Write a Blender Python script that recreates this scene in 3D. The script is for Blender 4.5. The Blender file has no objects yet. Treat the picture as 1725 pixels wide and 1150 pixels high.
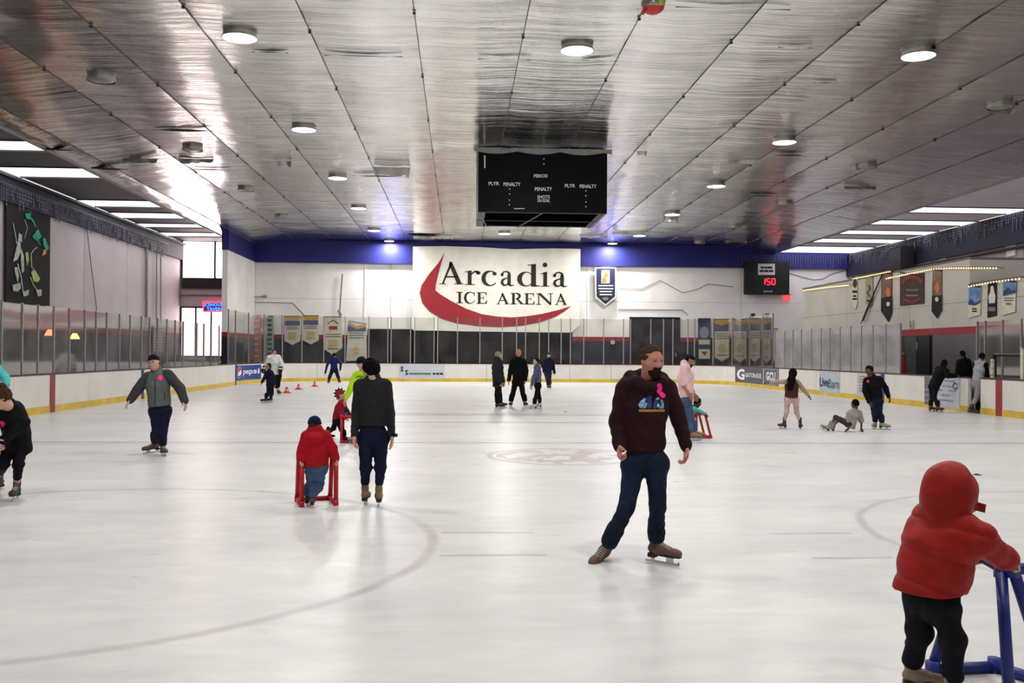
import bpy, bmesh, math, random
import numpy as np
from mathutils import Vector, Matrix
from mathutils.geometry import tessellate_polygon
from mathutils.bvhtree import BVHTree

random.seed(7)
SC = bpy.context.scene
COL = SC.collection

# ------------------------------------------------------------------ camera
FPX, ROLL, CAMH = 1600.0, 0.0065, 1.7
PHI = math.atan(18.6 / FPX)
TH = math.atan(89.4 / FPX * math.cos(PHI))
_R0 = np.array([math.cos(TH), -math.sin(TH), 0.0])
_F = np.array([math.sin(TH) * math.cos(PHI), math.cos(TH) * math.cos(PHI), math.sin(PHI)])
_U0 = np.cross(_R0, _F)
_R = math.cos(ROLL) * _R0 + math.sin(ROLL) * _U0
_U = -math.sin(ROLL) * _R0 + math.cos(ROLL) * _U0
_C = np.array([0.0, 0.0, CAMH])
cam_data = bpy.data.cameras.new('camera')
cam_data.sensor_width = 36.0
cam_data.lens = 36.0 * FPX / 1725.0
cam_data.clip_end = 300
cam = bpy.data.objects.new('camera', cam_data)
COL.objects.link(cam)
cam.matrix_world = Matrix(((_R[0], _U[0], -_F[0], _C[0]), (_R[1], _U[1], -_F[1], _C[1]),
                           (_R[2], _U[2], -_F[2], _C[2]), (0, 0, 0, 1)))
SC.camera = cam

# ------------------------------------------------------------------ world, exposure
world = bpy.data.worlds.new('world')
SC.world = world
world.use_nodes = True
world.node_tree.nodes['Background'].inputs[0].default_value = (0.80, 0.84, 0.95, 1)
world.node_tree.nodes['Background'].inputs[1].default_value = 0.6
SC.view_settings.view_transform = 'Standard'
SC.view_settings.look = 'None'
SC.view_settings.gamma = 1.0
SC.view_settings.use_curve_mapping = False
SC.view_settings.exposure = 0.76
SC.cycles.max_bounces = 7
SC.cycles.diffuse_bounces = 3
SC.cycles.glossy_bounces = 4
SC.cycles.transparent_max_bounces = 12
SC.cycles.caustics_refractive = False
LAMP_W = 120.0          # each working ceiling lamp
SKYLIGHT_E = 1.4        # translucent roof panels
WINDOW_E = 2.9          # daylight windows beside the bar

# measured points: where a line of sight meets a plane of the hall
def ray(x, y): return _F + (x - 862.5) / FPX * _R - (y - 575.0) / FPX * _U
def W(x, y, Y):
    d = ray(x, y); return Vector(_C + d * Y / d[1])
def G(x, y, z=0.0):
    d = ray(x, y); return Vector(_C + d * (z - CAMH) / d[2])
def XP(x, y, X):
    d = ray(x, y); return Vector(_C + d * X / d[0])

# ------------------------------------------------------------------ materials
def lin(c):
    r = []
    for v in c[:3]:
        v = v / 255.0
        r.append(v / 12.92 if v <= 0.04045 else ((v + 0.055) / 1.055) ** 2.4)
    return (r[0], r[1], r[2], 1.0)

MATS = {}
def M(name, c=(128, 128, 128), rough=0.6, metal=0.0, var=0.06, scale=6.0, bump=0.0, bscale=60.0, spec=0.4,
      emit=0.0, stretch=None, alpha=None):
    if name in MATS: return MATS[name]
    m = bpy.data.materials.new(name); m.use_nodes = True
    nt = m.node_tree; b = nt.nodes['Principled BSDF']
    col = lin(c)
    b.inputs['Roughness'].default_value = rough
    b.inputs['Metallic'].default_value = metal
    b.inputs['Specular IOR Level'].default_value = spec
    tc = nt.nodes.new('ShaderNodeTexCoord')
    src = tc.outputs['Object']
    if stretch:
        mp = nt.nodes.new('ShaderNodeMapping'); mp.inputs['Scale'].default_value = stretch
        nt.links.new(src, mp.inputs['Vector']); src = mp.outputs['Vector']
    if var > 0:
        n = nt.nodes.new('ShaderNodeTexNoise'); n.inputs['Scale'].default_value = scale
        n.inputs['Detail'].default_value = 5
        nt.links.new(src, n.inputs['Vector'])
        r = nt.nodes.new('ShaderNodeValToRGB')
        r.color_ramp.elements[0].position = 0.3; r.color_ramp.elements[1].position = 0.7
        r.color_ramp.elements[0].color = tuple(max(0, v * (1 - 2.2 * var)) for v in col[:3]) + (1,)
        r.color_ramp.elements[1].color = tuple(min(1, v * (1 + 1.6 * var)) for v in col[:3]) + (1,)
        nt.links.new(n.outputs['Fac'], r.inputs['Fac'])
        nt.links.new(r.outputs['Color'], b.inputs['Base Color'])
    else:
        b.inputs['Base Color'].default_value = col
    if bump > 0:
        n2 = nt.nodes.new('ShaderNodeTexNoise'); n2.inputs['Scale'].default_value = bscale
        n2.inputs['Detail'].default_value = 4
        nt.links.new(src, n2.inputs['Vector'])
        bp = nt.nodes.new('ShaderNodeBump'); bp.inputs['Strength'].default_value = bump
        bp.inputs['Distance'].default_value = 0.02
        nt.links.new(n2.outputs['Fac'], bp.inputs['Height'])
        nt.links.new(bp.outputs['Normal'], b.inputs['Normal'])
    if emit > 0:
        b.inputs['Emission Color'].default_value = col
        b.inputs['Emission Strength'].default_value = emit
    MATS[name] = m
    return m

# ------------------------------------------------------------------ object helpers
BASE = {}
def link(name, me, parent=None, m=None):
    o = bpy.data.objects.new(name, me); COL.objects.link(o)
    if m is not None and me is not None:
        me.materials.append(m)
    if parent is not None:
        o.parent = parent
        BASE[o.name] = BASE.get(parent.name, Vector((0, 0, 0)))
    return o

def tag(o, label=None, cat=None, group=None, kind=None):
    if label: o['label'] = label
    if cat: o['category'] = cat
    if group: o['group'] = group
    if kind: o['kind'] = kind
    return o

def thing(name, loc, label=None, cat=None, group=None, kind=None):
    o = bpy.data.objects.new(name, None); COL.objects.link(o)
    o.empty_display_size = 0.2
    o.location = loc
    BASE[o.name] = Vector(loc)
    return tag(o, label, cat, group, kind)

class MB:
    """collects world-space shapes that become one mesh"""
    def __init__(s): s.v = []; s.f = []
    def add(s, vs, fs):
        n = len(s.v); s.v += [tuple(p) for p in vs]; s.f += [tuple(i + n for i in f) for f in fs]; return s
    def box(s, x0, x1, y0, y1, z0, z1):
        vs = [(x, y, z) for z in (z0, z1) for y in (y0, y1) for x in (x0, x1)]
        return s.add(vs, [(0, 2, 3, 1), (4, 5, 7, 6), (0, 1, 5, 4), (2, 6, 7, 3), (0, 4, 6, 2), (1, 3, 7, 5)])
    def obox(s, c, ax, ay, az):
        c, ax, ay, az = Vector(c), Vector(ax), Vector(ay), Vector(az)
        vs = [c + ax * i + ay * j + az * k for k in (-1, 1) for j in (-1, 1) for i in (-1, 1)]
        return s.add(vs, [(0, 2, 3, 1), (4, 5, 7, 6), (0, 1, 5, 4), (2, 6, 7, 3), (0, 4, 6, 2), (1, 3, 7, 5)])
    def tube(s, pts, r, n=8, caps=True):
        pts = [Vector(p) for p in pts]; rs = r if isinstance(r, (list, tuple)) else [r] * len(pts)
        vs = []; fs = []; ref = None
        for i, p in enumerate(pts):
            d = (pts[min(i + 1, len(pts) - 1)] - pts[max(i - 1, 0)]).normalized()
            if ref is None:
                ref = Vector((0, 0, 1)) if abs(d.z) < 0.9 else Vector((1, 0, 0))
            a = d.cross(ref)
            if a.length < 1e-4: a = d.orthogonal()
            a.normalize(); b = d.cross(a).normalized(); ref = a.cross(d)
            for k in range(n):
                t = 2 * math.pi * k / n
                vs.append(p + (a * math.cos(t) + b * math.sin(t)) * rs[i])
        for i in range(len(pts) - 1):
            for k in range(n):
                k2 = (k + 1) % n
                fs.append((i * n + k, i * n + k2, (i + 1) * n + k2, (i + 1) * n + k))
        if caps:
            fs.append(tuple(reversed(range(n)))); fs.append(tuple(range((len(pts) - 1) * n, len(pts) * n)))
        return s.add(vs, fs)
    def lathe(s, c, prof, n=20):
        vs = []; fs = []
        for (r, z) in prof:
            for k in range(n):
                t = 2 * math.pi * k / n
                vs.append((c[0] + r * math.cos(t), c[1] + r * math.sin(t), c[2] + z))
        for i in range(len(prof) - 1):
            for k in range(n):
                k2 = (k + 1) % n
                fs.append((i * n + k, i * n + k2, (i + 1) * n + k2, (i + 1) * n + k))
        return s.add(vs, fs)
    def poly(s, pts, thick=None):
        pts = [Vector(p) for p in pts]
        tri = tessellate_polygon([pts])
        s.add(pts, tri)
        if thick is not None:
            t = Vector(thick); n = len(pts)
            s.add([p + t for p in pts], [tuple(reversed(q)) for q in tri])
            s.add(pts + [p + t for p in pts], [(i, (i + 1) % n, n + (i + 1) % n, n + i) for i in range(n)])
        return s
    def ball(s, c, r, nu=8, nv=5):
        r = (r, r, r) if not isinstance(r, (tuple, list)) else r
        vs = []; fs = []
        for j in range(nv + 1):
            ph = math.pi * j / nv
            for k in range(nu):
                t = 2 * math.pi * k / nu
                vs.append((c[0] + r[0] * math.sin(ph) * math.cos(t), c[1] + r[1] * math.sin(ph) * math.sin(t), c[2] + r[2] * math.cos(ph)))
        for j in range(nv):
            for k in range(nu):
                k2 = (k + 1) % nu
                fs.append((j * nu + k, (j + 1) * nu + k, (j + 1) * nu + k2, j * nu + k2))
        return s.add(vs, fs)
    def build(s, name, m, parent=None, smooth=False):
        off = BASE.get(parent.name, Vector((0, 0, 0))) if parent is not None else Vector((0, 0, 0))
        me = bpy.data.meshes.new(name)
        me.from_pydata([(p[0] - off.x, p[1] - off.y, p[2] - off.z) for p in s.v], [], s.f)
        if smooth:
            me.polygons.foreach_set('use_smooth', [True] * len(me.polygons))
        me.update()
        return link(name, me, parent, m)

def single(name, mb, m, label, cat, group=None, smooth=False, kind=None):
    """a thing that is one mesh, its origin at its own centre bottom"""
    a = np.array(mb.v); c = Vector((a[:, 0].mean(), a[:, 1].mean(), a[:, 2].min()))
    me = bpy.data.meshes.new(name)
    me.from_pydata([(p[0] - c.x, p[1] - c.y, p[2] - c.z) for p in mb.v], [], mb.f)
    if smooth: me.polygons.foreach_set('use_smooth', [True] * len(me.polygons))
    o = link(name, me, None, m); o.location = c; BASE[o.name] = c
    return tag(o, label, cat, group, kind)

# flat print: outlines drawn in a 2-D frame that is mapped on to a real surface
def stroke(pts, wd):
    pts = [Vector((p[0], p[1])) for p in pts]; n = len(pts)
    ws = wd if isinstance(wd, (list, tuple)) else [wd] * n
    L = []; Rr = []
    for i in range(n):
        d = (pts[min(i + 1, n - 1)] - pts[max(i - 1, 0)]).normalized(); q = Vector((-d.y, d.x)) * ws[i] * 0.5
        L.append(pts[i] + q); Rr.append(pts[i] - q)
    return [(tuple(L[i]), tuple(L[i + 1]), tuple(Rr[i + 1]), tuple(Rr[i])) for i in range(n - 1)]
def disc2(c, rx, ry=None, n=14):
    ry = ry or rx
    return [tuple((c[0] + rx * math.cos(2 * math.pi * k / n), c[1] + ry * math.sin(2 * math.pi * k / n)) for k in range(n))]
def arc2(c, rx, ry, a0, a1, n=14):
    return [(c[0] + rx * math.cos(math.radians(a0 + (a1 - a0) * k / n)), c[1] + ry * math.sin(math.radians(a0 + (a1 - a0) * k / n))) for k in range(n + 1)]
def prn(name, polys, fmap, m, parent):
    """polys in 2-D, fmap(u,v)->world point"""
    mb = MB()
    for p in polys:
        w = [fmap(u, v) for (u, v) in p]
        if len(w) == 4: mb.add(w, [(0, 1, 2, 3)])
        else: mb.poly(w)
    return mb.build(name, m, parent)

_TXT = {}
def text_polys(s, off=0.0):
    """outline of a word in the built-in typeface, normalised to the unit square"""
    if (s, off) in _TXT: return _TXT[(s, off)]
    cu = bpy.data.curves.new('t', 'FONT'); cu.body = s; cu.resolution_u = 2; cu.align_x = 'LEFT'; cu.offset = off
    o = bpy.data.objects.new('t', cu); COL.objects.link(o)
    dg = bpy.context.evaluated_depsgraph_get()
    me = bpy.data.meshes.new_from_object(o.evaluated_get(dg))
    v = np.array([p.co[:2] for p in me.vertices]); mn, mx = v.min(0), v.max(0)
    v = (v - mn) / np.maximum(mx - mn, 1e-6)
    ps = [[tuple(v[i]) for i in p.vertices] for p in me.polygons]
    bpy.data.objects.remove(o); bpy.data.curves.remove(cu); bpy.data.meshes.remove(me)
    _TXT[(s, off)] = ps
    return ps
def text(s, box, fmap, m, parent, name='lettering', bold=0.0):
    """box=(u0,v0,u1,v1) in the frame of fmap, v up"""
    u0, v0, u1, v1 = box
    mb = MB()
    for p in text_polys(s, 0.0 if not bold else (0.035 if bold in (.02, .012) else 0.02)):
        mb.add([fmap(u0 + u * (u1 - u0), v0 + v * (v1 - v0)) for (u, v) in p], [tuple(range(len(p)))])
    return mb.build(name, m, parent)
def frame4(a, b, c, d, off=(0, 0, 0)):
    """a bottom-left, b bottom-right, c top-right, d top-left"""
    a, b, c, d, off = Vector(a), Vector(b), Vector(c), Vector(d), Vector(off)
    return lambda u, v: (a * (1 - u) + b * u) * (1 - v) + (d * (1 - u) + c * u) * v + off
def q(x0, y0, x1, y1): return [(x0, y0), (x1, y0), (x1, y1), (x0, y1)]
# ------------------------------------------------------------------ dimensions of the hall
XL, XR, YB, RC = -11.0, 15.2, 54.8, 5.0      # rink boards
XWL, XWR, YW, XRET, YWIN = -16.2, 24.5, 58.5, -12.4, 56.2
XIN = 17.5                                   # front of the rooms along the far side
ZC, ZS = 8.5, 8.02           # middle of the foil ceiling, level side roofs
YN = -7.0

white_wall = M('painted_wall', (240, 236, 234), 0.75, var=0.05, scale=0.6, bump=0.15, bscale=8)
left_wall = M('lilac_grey_wall', (198, 188, 191), 0.6, var=0.05, scale=0.5, bump=0.15, bscale=8)
joint_grey = M('joint_grey', (120, 112, 112), 0.9)
navy_wall = M('navy_dado', (38, 40, 52), 0.6, var=0.12, scale=1.2)
red_trim = M('red_stripe_paint', (150, 34, 40), 0.6)
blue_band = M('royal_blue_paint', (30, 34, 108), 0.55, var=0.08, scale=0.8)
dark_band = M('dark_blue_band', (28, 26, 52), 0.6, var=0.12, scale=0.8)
black_m = M('black_plastic', (14, 14, 16), 0.45)
dark_glass = M('dark_window_glass', (10, 11, 14), 0.08, var=0.0, spec=0.5)
steel_m = M('aluminium', (178, 176, 172), 0.35, 0.9)
dark_steel = M('dark_steel', (52, 50, 50), 0.5, 0.6)
rubber_m = M('rubber_matting', (46, 46, 50), 0.9, bump=0.2)

# ------------------------------------------------------------------ ice
def ice_material():
    m = bpy.data.materials.new('ice'); m.use_nodes = True
    nt = m.node_tree; N = nt.nodes; Lk = nt.links; b = N['Principled BSDF']
    tc = N.new('ShaderNodeTexCoord'); sep = N.new('ShaderNodeSeparateXYZ'); Lk.new(tc.outputs['Object'], sep.inputs[0])
    X, Y = sep.outputs['X'], sep.outputs['Y']
    def mt(op, a, b_=None, c=None, clamp=False):
        n = N.new('ShaderNodeMath'); n.operation = op; n.use_clamp = clamp
        for i, v in enumerate((a, b_, c)):
            if v is None: continue
            if isinstance(v, (int, float)): n.inputs[i].default_value = v
            else: Lk.new(v, n.inputs[i])
        return n.outputs[0]
    def noise(scale, detail, sx=1, sy=1, rough=0.55):
        mp = N.new('ShaderNodeMapping'); mp.inputs['Scale'].default_value = (sx, sy, 1)
        Lk.new(tc.outputs['Object'], mp.inputs['Vector'])
        n = N.new('ShaderNodeTexNoise'); n.inputs['Scale'].default_value = scale; n.inputs['Detail'].default_value = detail
        n.inputs['Roughness'].default_value = rough
        Lk.new(mp.outputs['Vector'], n.inputs['Vector']); return n.outputs['Fac']
    wob = mt('MULTIPLY', mt('SUBTRACT', noise(1.3, 4), 0.5), 0.10)
    def band(val, centre, half, soft):       # 1 inside the painted band
        d = mt('ABSOLUTE', mt('SUBTRACT', mt('ADD', val, wob), centre))
        return mt('SUBTRACT', 1.0, mt('DIVIDE', mt('SUBTRACT', d, half), soft, clamp=True), clamp=True)
    def dist(cx, cy):
        dx = mt('SUBTRACT', X, cx); dy = mt('SUBTRACT', Y, cy)
        return mt('SQRT', mt('ADD', mt('MULTIPLY', dx, dx), mt('MULTIPLY', dy, dy)))
    def within(val, a, b_):
        return mt('MULTIPLY', mt('GREATER_THAN', val, a), mt('LESS_THAN', val, b_))
    base = N.new('ShaderNodeValToRGB')
    base.color_ramp.elements[0].position = 0.30; base.color_ramp.elements[1].position = 0.72
    base.color_ramp.elements[0].color = lin((197, 196, 196)); base.color_ramp.elements[1].color = lin((230, 229, 227))
    mixn = mt('ADD', mt('MULTIPLY', noise(0.45, 8, 1, 2.0, 0.62), 0.6), mt('MULTIPLY', noise(3.5, 6, 0.5, 1.5, 0.7), 0.4))
    Lk.new(mixn, base.inputs['Fac'])
    cur = base.outputs['Color']
    fade = mt('MULTIPLY', mt('ADD', noise(1.8, 6), 0.05), 1.35, clamp=True)
    def paint(mask, col, amt):
        nonlocal cur
        mx = N.new('ShaderNodeMix'); mx.data_type = 'RGBA'
        Lk.new(mt('MULTIPLY', mt('MULTIPLY', mask, fade), amt, clamp=True), mx.inputs[0])
        Lk.new(cur, mx.inputs[6]); mx.inputs[7].default_value = lin(col); cur = mx.outputs[2]
    # face-off circles of the near end, their hash marks
    paint(band(dist(-3.60, 8.50), 3.38, 0.025, 0.05), (166, 146, 150), 0.55)
    paint(band(dist(6.95, 8.55), 3.00, 0.02, 0.045), (166, 146, 150), 0.55)
    for (yy, xa, xb) in ((8.98, -0.15, 0.72), (7.98, -0.15, 0.75), (8.86, 2.95, 3.75), (7.80, 2.95, 3.65)):
        paint(mt('MULTIPLY', band(Y, yy, 0.012, 0.035), within(X, xa, xb)), (150, 142, 146), 0.75)
    # lines across the sheet
    paint(band(Y, 17.9, 0.035, 0.07), (92, 92, 104), 0.85)
    paint(band(Y, 17.55, 0.02, 0.05), (150, 148, 154), 0.5)
    paint(mt('MULTIPLY', band(Y, 23.1, 0.06, 0.10), within(X, -2.2, 3.6)), (112, 106, 112), 0.9)
    paint(band(Y, 23.1, 0.02, 0.08), (150, 148, 152), 0.6)
    paint(mt('MULTIPLY', band(Y, 26.0, 0.30, 0.4), within(X, -2.4, 4.5)), (140, 128, 136), 0.55)
    paint(band(Y, 33.0, 0.10, 0.25), (168, 166, 172), 0.5)
    # worn round logo at the near zone
    dl = dist(1.72, 15.6)
    paint(band(dl, 1.22, 0.02, 0.05), (140, 122, 126), 0.8)
    lg = mt('MULTIPLY', mt('LESS_THAN', dl, 1.1), mt('GREATER_THAN', noise(2.2, 3, 1, 0.8), 0.50))
    paint(lg, (168, 138, 140), 0.7)
    # blue dabs
    paint(mt('LESS_THAN', dist(6.9, 13.3), 0.07), (60, 66, 130), 1.2)
    Lk.new(cur, b.inputs['Base Color'])
    b.inputs['Specular IOR Level'].default_value = 0.18
    rr = N.new('ShaderNodeMapRange'); Lk.new(noise(2.5, 6, 0.6, 2.0), rr.inputs[0])
    rr.inputs[1].default_value = 0.3; rr.inputs[2].default_value = 0.7; rr.inputs[3].default_value = 0.27; rr.inputs[4].default_value = 0.38
    Lk.new(rr.outputs[0], b.inputs['Roughness'])
    bp = N.new('ShaderNodeBump'); bp.inputs['Strength'].default_value = 0.10; bp.inputs['Distance'].default_value = 0.01
    hh = mt('ADD', mt('MULTIPLY', noise(7, 6, 1, 1.6, 0.7), 0.7), mt('MULTIPLY', noise(40, 3, 0.4, 1.6), 0.3))
    Lk.new(hh, bp.inputs['Height']); Lk.new(bp.outputs['Normal'], b.inputs['Normal'])
    return m

# outline of the sheet: left side, far corners, far end, right side
def board_path():
    pts = [(XL, YN + 1.0), (XL, YB - RC)]
    for k in range(1, 13):
        a = math.radians(180 - 90 * k / 12); pts.append((XL + RC + RC * math.cos(a), YB - RC + RC * math.sin(a)))
    for k in range(0, 13):
        a = math.radians(90 - 90 * k / 12); pts.append((XR - RC + RC * math.cos(a), YB - RC + RC * math.sin(a)))
    pts.append((XR, YN + 1.0))
    return pts
PATH = [Vector((p[0], p[1])) for p in board_path()]
PL = [0.0]
for _i in range(len(PATH) - 1): PL.append(PL[-1] + (PATH[_i + 1] - PATH[_i]).length)
PTOT = PL[-1]
def on_path(s, off=0.0, z=0.0):
    """point at length s, moved off metres away from the ice"""
    s = min(max(s, 0.0), PTOT - 1e-6)
    i = max(k for k in range(len(PL) - 1) if PL[k] <= s + 1e-9)
    d = (PATH[i + 1] - PATH[i]); L = d.length; d = d / L
    p = PATH[i] + d * (s - PL[i]); n = Vector((-d.y, d.x))
    return Vector((p.x + n.x * off, p.y + n.y * off, z))
def px_of(p):
    q = np.array(p) - _C; z = q @ _F
    return 862.5 + FPX * (q @ _R) / z, 575 - FPX * (q @ _U) / z
_SS = np.linspace(20.0, PTOT - 20.0, 4000)
_SX = np.array([px_of(on_path(s, 0, 0.8))[0] for s in _SS])
def s_at(px): return float(_SS[int(np.argmin(np.abs(_SX - px)))])
def strip_pts(s0, s1):
    ks = [s0] + [p for p in PL if s0 + 0.05 < p < s1 - 0.05] + [s1]
    return ks
def board_strip(s0, s1, z0, z1, o0, o1):
    mb = MB(); ks = strip_pts(s0, s1)
    for a, b in zip(ks[:-1], ks[1:]):
        vs = [on_path(a, o0, z0), on_path(b, o0, z0), on_path(b, o1, z0), on_path(a, o1, z0),
              on_path(a, o0, z1), on_path(b, o0, z1), on_path(b, o1, z1), on_path(a, o1, z1)]
        mb.add(vs, [(0, 1, 2, 3), (7, 6, 5, 4), (0, 4, 5, 1), (2, 6, 7, 3), (0, 3, 7, 4), (1, 5, 6, 2)])
    return mb

ICE = ice_material()
mbi = MB().poly([(p.x, p.y, 0.0) for p in PATH])
tag(mbi.build('floor', ICE), kind='structure')
tag(MB().box(XWL, XWR, YN, YW, -0.30, -0.05).build('floor_walkway', rubber_m), kind='structure')

# ------------------------------------------------------------------ dasher boards
board_white = M('white_board_plastic', (220, 216, 209), 0.32, var=0.03, scale=1.5, bump=0.03, bscale=30)
kick_yellow = M('yellow_kick_plate', (214, 180, 62), 0.4, var=0.08, scale=2.0)
cap_red = M('maroon_cap_rail', (78, 36, 40), 0.5)
red_line_m = M('red_line_paint', (140, 44, 52), 0.45)
blue_line_m = M('blue_line_paint', (34, 52, 130), 0.45)
dasher = thing('dasher_boards', on_path(PTOT * 0.5, 0, 0), 'white rink boards with yellow kick plate around the ice', 'rink boards')
GATE0, GATE1 = s_at(1631), s_at(1652)
def run_panels(a, b):
    n = max(1, round((b - a) / 2.4)); w = (b - a) / n
    for k in range(n):
        s0, s1 = a + k * w + 0.008, a + (k + 1) * w - 0.008
        board_strip(s0, s1, 0.19, 1.02, 0.0, 0.10).build('board_panel', board_white, dasher)
        board_strip(s0, s1, 0.0, 0.19, -0.012, 0.10).build('kick_plate', kick_yellow, dasher)
    board_strip(a, b, 1.02, 1.06, -0.015, 0.14).build('cap_rail', cap_red, dasher)
run_panels(6.0, GATE0); run_panels(GATE1, PTOT - 4.0)
board_strip(GATE0, GATE1, -0.05, 0.10, 0.0, 0.12).build('gate_threshold', black_m, dasher)
for px in (88, 1683):
    s = s_at(px); board_strip(s - 0.15, s + 0.15, 0.0, 1.02, -0.018, 0.0).build('red_line_mark', red_line_m, dasher)
for px in (240, 1487, 397):
    s = s_at(px); board_strip(s - 0.13, s + 0.13, 0.0, 1.02, -0.018, 0.0).build('blue_line_mark', blue_line_m, dasher)

# ------------------------------------------------------------------ glass on the boards
def glass_material(name, tint, haze, lo, refl=0.35):
    m = bpy.data.materials.new(name); m.use_nodes = True
    nt = m.node_tree; N = nt.nodes; Lk = nt.links
    N.remove(N['Principled BSDF']); out = N['Material Output']
    tr = N.new('ShaderNodeBsdfTransparent'); tr.inputs[0].default_value = lin(tint)
    gl = N.new('ShaderNodeBsdfGlossy'); gl.inputs['Roughness'].default_value = 0.06
    df = N.new('ShaderNodeBsdfDiffuse'); df.inputs[0].default_value = lin((176, 172, 176))
    lw = N.new('ShaderNodeLayerWeight'); lw.inputs[0].default_value = 0.22
    m1 = N.new('ShaderNodeMixShader'); m2 = N.new('ShaderNodeMixShader')
    sc_ = N.new('ShaderNodeMath'); sc_.operation = 'MULTIPLY'; sc_.inputs[1].default_value = refl
    Lk.new(lw.outputs['Fresnel'], sc_.inputs[0]); Lk.new(sc_.outputs[0], m1.inputs[0])
    Lk.new(tr.outputs[0], m1.inputs[1]); Lk.new(gl.outputs[0], m1.inputs[2])
    # scuffed, misty film of varying thickness
    tc = N.new('ShaderNodeTexCoord'); ns = N.new('ShaderNodeTexNoise'); ns.inputs['Scale'].default_value = 1.1; ns.inputs['Detail'].default_value = 7
    Lk.new(tc.outputs['Object'], ns.inputs['Vector'])
    rg = N.new('ShaderNodeMapRange'); Lk.new(ns.outputs['Fac'], rg.inputs[0])
    rg.inputs[1].default_value = 0.32; rg.inputs[2].default_value = 0.68; rg.inputs[3].default_value = lo; rg.inputs[4].default_value = haze
    Lk.new(rg.outputs[0], m2.inputs[0]); Lk.new(m1.outputs[0], m2.inputs[1]); Lk.new(df.outputs[0], m2.inputs[2])
    Lk.new(m2.outputs[0], out.inputs['Surface'])
    return m
glass_side = glass_material('scuffed_clear_glass', (232, 229, 229), 0.18, 0.03)
glass_back = glass_material('clear_glass', (240, 240, 238), 0.05, 0.01)
glass_mist = glass_material('misted_glass', (220, 218, 218), 0.68, 0.40)
post_m = M('shield_post_metal', (150, 146, 142), 0.4, 0.55)

def glass_run(label, ss, top, gm, skip=(), endpost=True):
    """posts at the lengths ss, a pane between neighbours"""
    t = thing('glass_barrier', on_path(ss[len(ss) // 2], 0.06, 1.06), label, 'rink glass')
    for k, s in enumerate(ss):
        zt = top(s) if callable(top) else top
        board_strip(s - 0.028, s + 0.028, 1.06, zt, 0.03, 0.09).build('post', post_m, t)
        if k + 1 < len(ss) and k not in skip and ss[k + 1] - s > 0.25:
            z1 = min(zt, top(ss[k + 1]) if callable(top) else top) - 0.03
            board_strip(s + 0.035, ss[k + 1] - 0.035, 1.065, z1, 0.052, 0.064).build('glass_pane', gm, t)
    return t
def s_of_px(lst): return sorted(s_at(p) for p in lst)
left_px = [5, 40, 66, 93, 119, 145, 164, 182, 203, 221, 240, 254, 267, 283, 297, 310, 333, 345, 357, 371]
sl = s_of_px(left_px)
near = [sl[0] - 1.5 * k for k in range(8, 0, -1)]
glass_run('tall glass with metal posts on the boards before the lilac wall', near + sl, 2.88, glass_side)
back_px = [386, 398, 420, 446, 476, 509, 545, 581, 621, 653, 658, 691, 698, 731, 737, 770, 808, 846, 870, 885, 908, 924, 945, 961, 983, 1017, 1050,
           1062, 1096, 1117, 1133, 1158, 1169, 1200, 1232, 1261, 1283, 1300]
glass_run('tallest glass run with metal posts, below the big arena banner', s_of_px(back_px), 3.70, glass_back)
r1 = s_of_px([1304, 1320, 1334, 1348, 1365, 1381, 1396, 1413, 1431, 1449, 1468, 1490, 1514])
glass_run('misted white glass between the hanging pennants and the red padded post', r1, lambda s: 2.80, glass_mist)
r2 = s_of_px([1572, 1584, 1611, 1640, 1671, 1705])
r2 = r2 + [r2[-1] + 1.4 * k for k in range(1, 7)]
t = thing('glass_barrier', on_path(r2[2], 1.45, 0), 'glass screen of the players box behind the three people at the gate', 'rink glass')
for k, s in enumerate(r2):
    board_strip(s - 0.03, s + 0.03, -0.05, 2.80, 0.03 + 1.4, 0.09 + 1.4).build('post', post_m, t)
    if k + 1 < len(r2): board_strip(s + 0.035, r2[k + 1] - 0.035, 0.4, 2.77, 1.452, 1.464).build('glass_pane', glass_side, t)

# ------------------------------------------------------------------ walls
def wall_side(name, X, y0, y1, z1, m, out, seams, parts=True, dado=2.45):
    """long wall; out=+1 when the hall lies on the +X side"""
    xb = X - out * 0.25
    w = MB().box(min(xb, X - out * 0.03), max(xb, X - out * 0.03), y0, y1, -0.05, z1).build(name, joint_grey)
    tag(w, kind='structure')
    ys = [y0] + [s for s in seams if y0 < s < y1] + [y1]
    for a, b in zip(ys[:-1], ys[1:]):
        MB().box(min(X, X - out * 0.05), max(X, X - out * 0.05), a + 0.02, b - 0.02, dado + 0.25, z1).build('wall_panel', m, w)
    MB().box(min(X, X - out * 0.06), max(X, X - out * 0.06), y0, y1, dado, dado + 0.25).build('wall_stripe', red_trim, w)
    MB().box(min(X, X - out * 0.06), max(X, X - out * 0.06), y0, y1, -0.05, dado).build('dado_panel', navy_wall, w)
    return w
YEND = YWIN + 0.05
w_l = wall_side('wall_left', XWL, YN, YEND, 8.0, left_wall, 1, [8, 14, 20, 26, 32, 38.2, 42.0, 47.3, 50.0, 52.4])
w_r = wall_side('wall_right', XWR, YN, YW, 8.0, M('far_side_wall', (196, 186, 186), 0.7, var=0.05, scale=0.5), -1, [6, 12, 18, 24, 30, 35, 40, 45, 50, 54])
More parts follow.
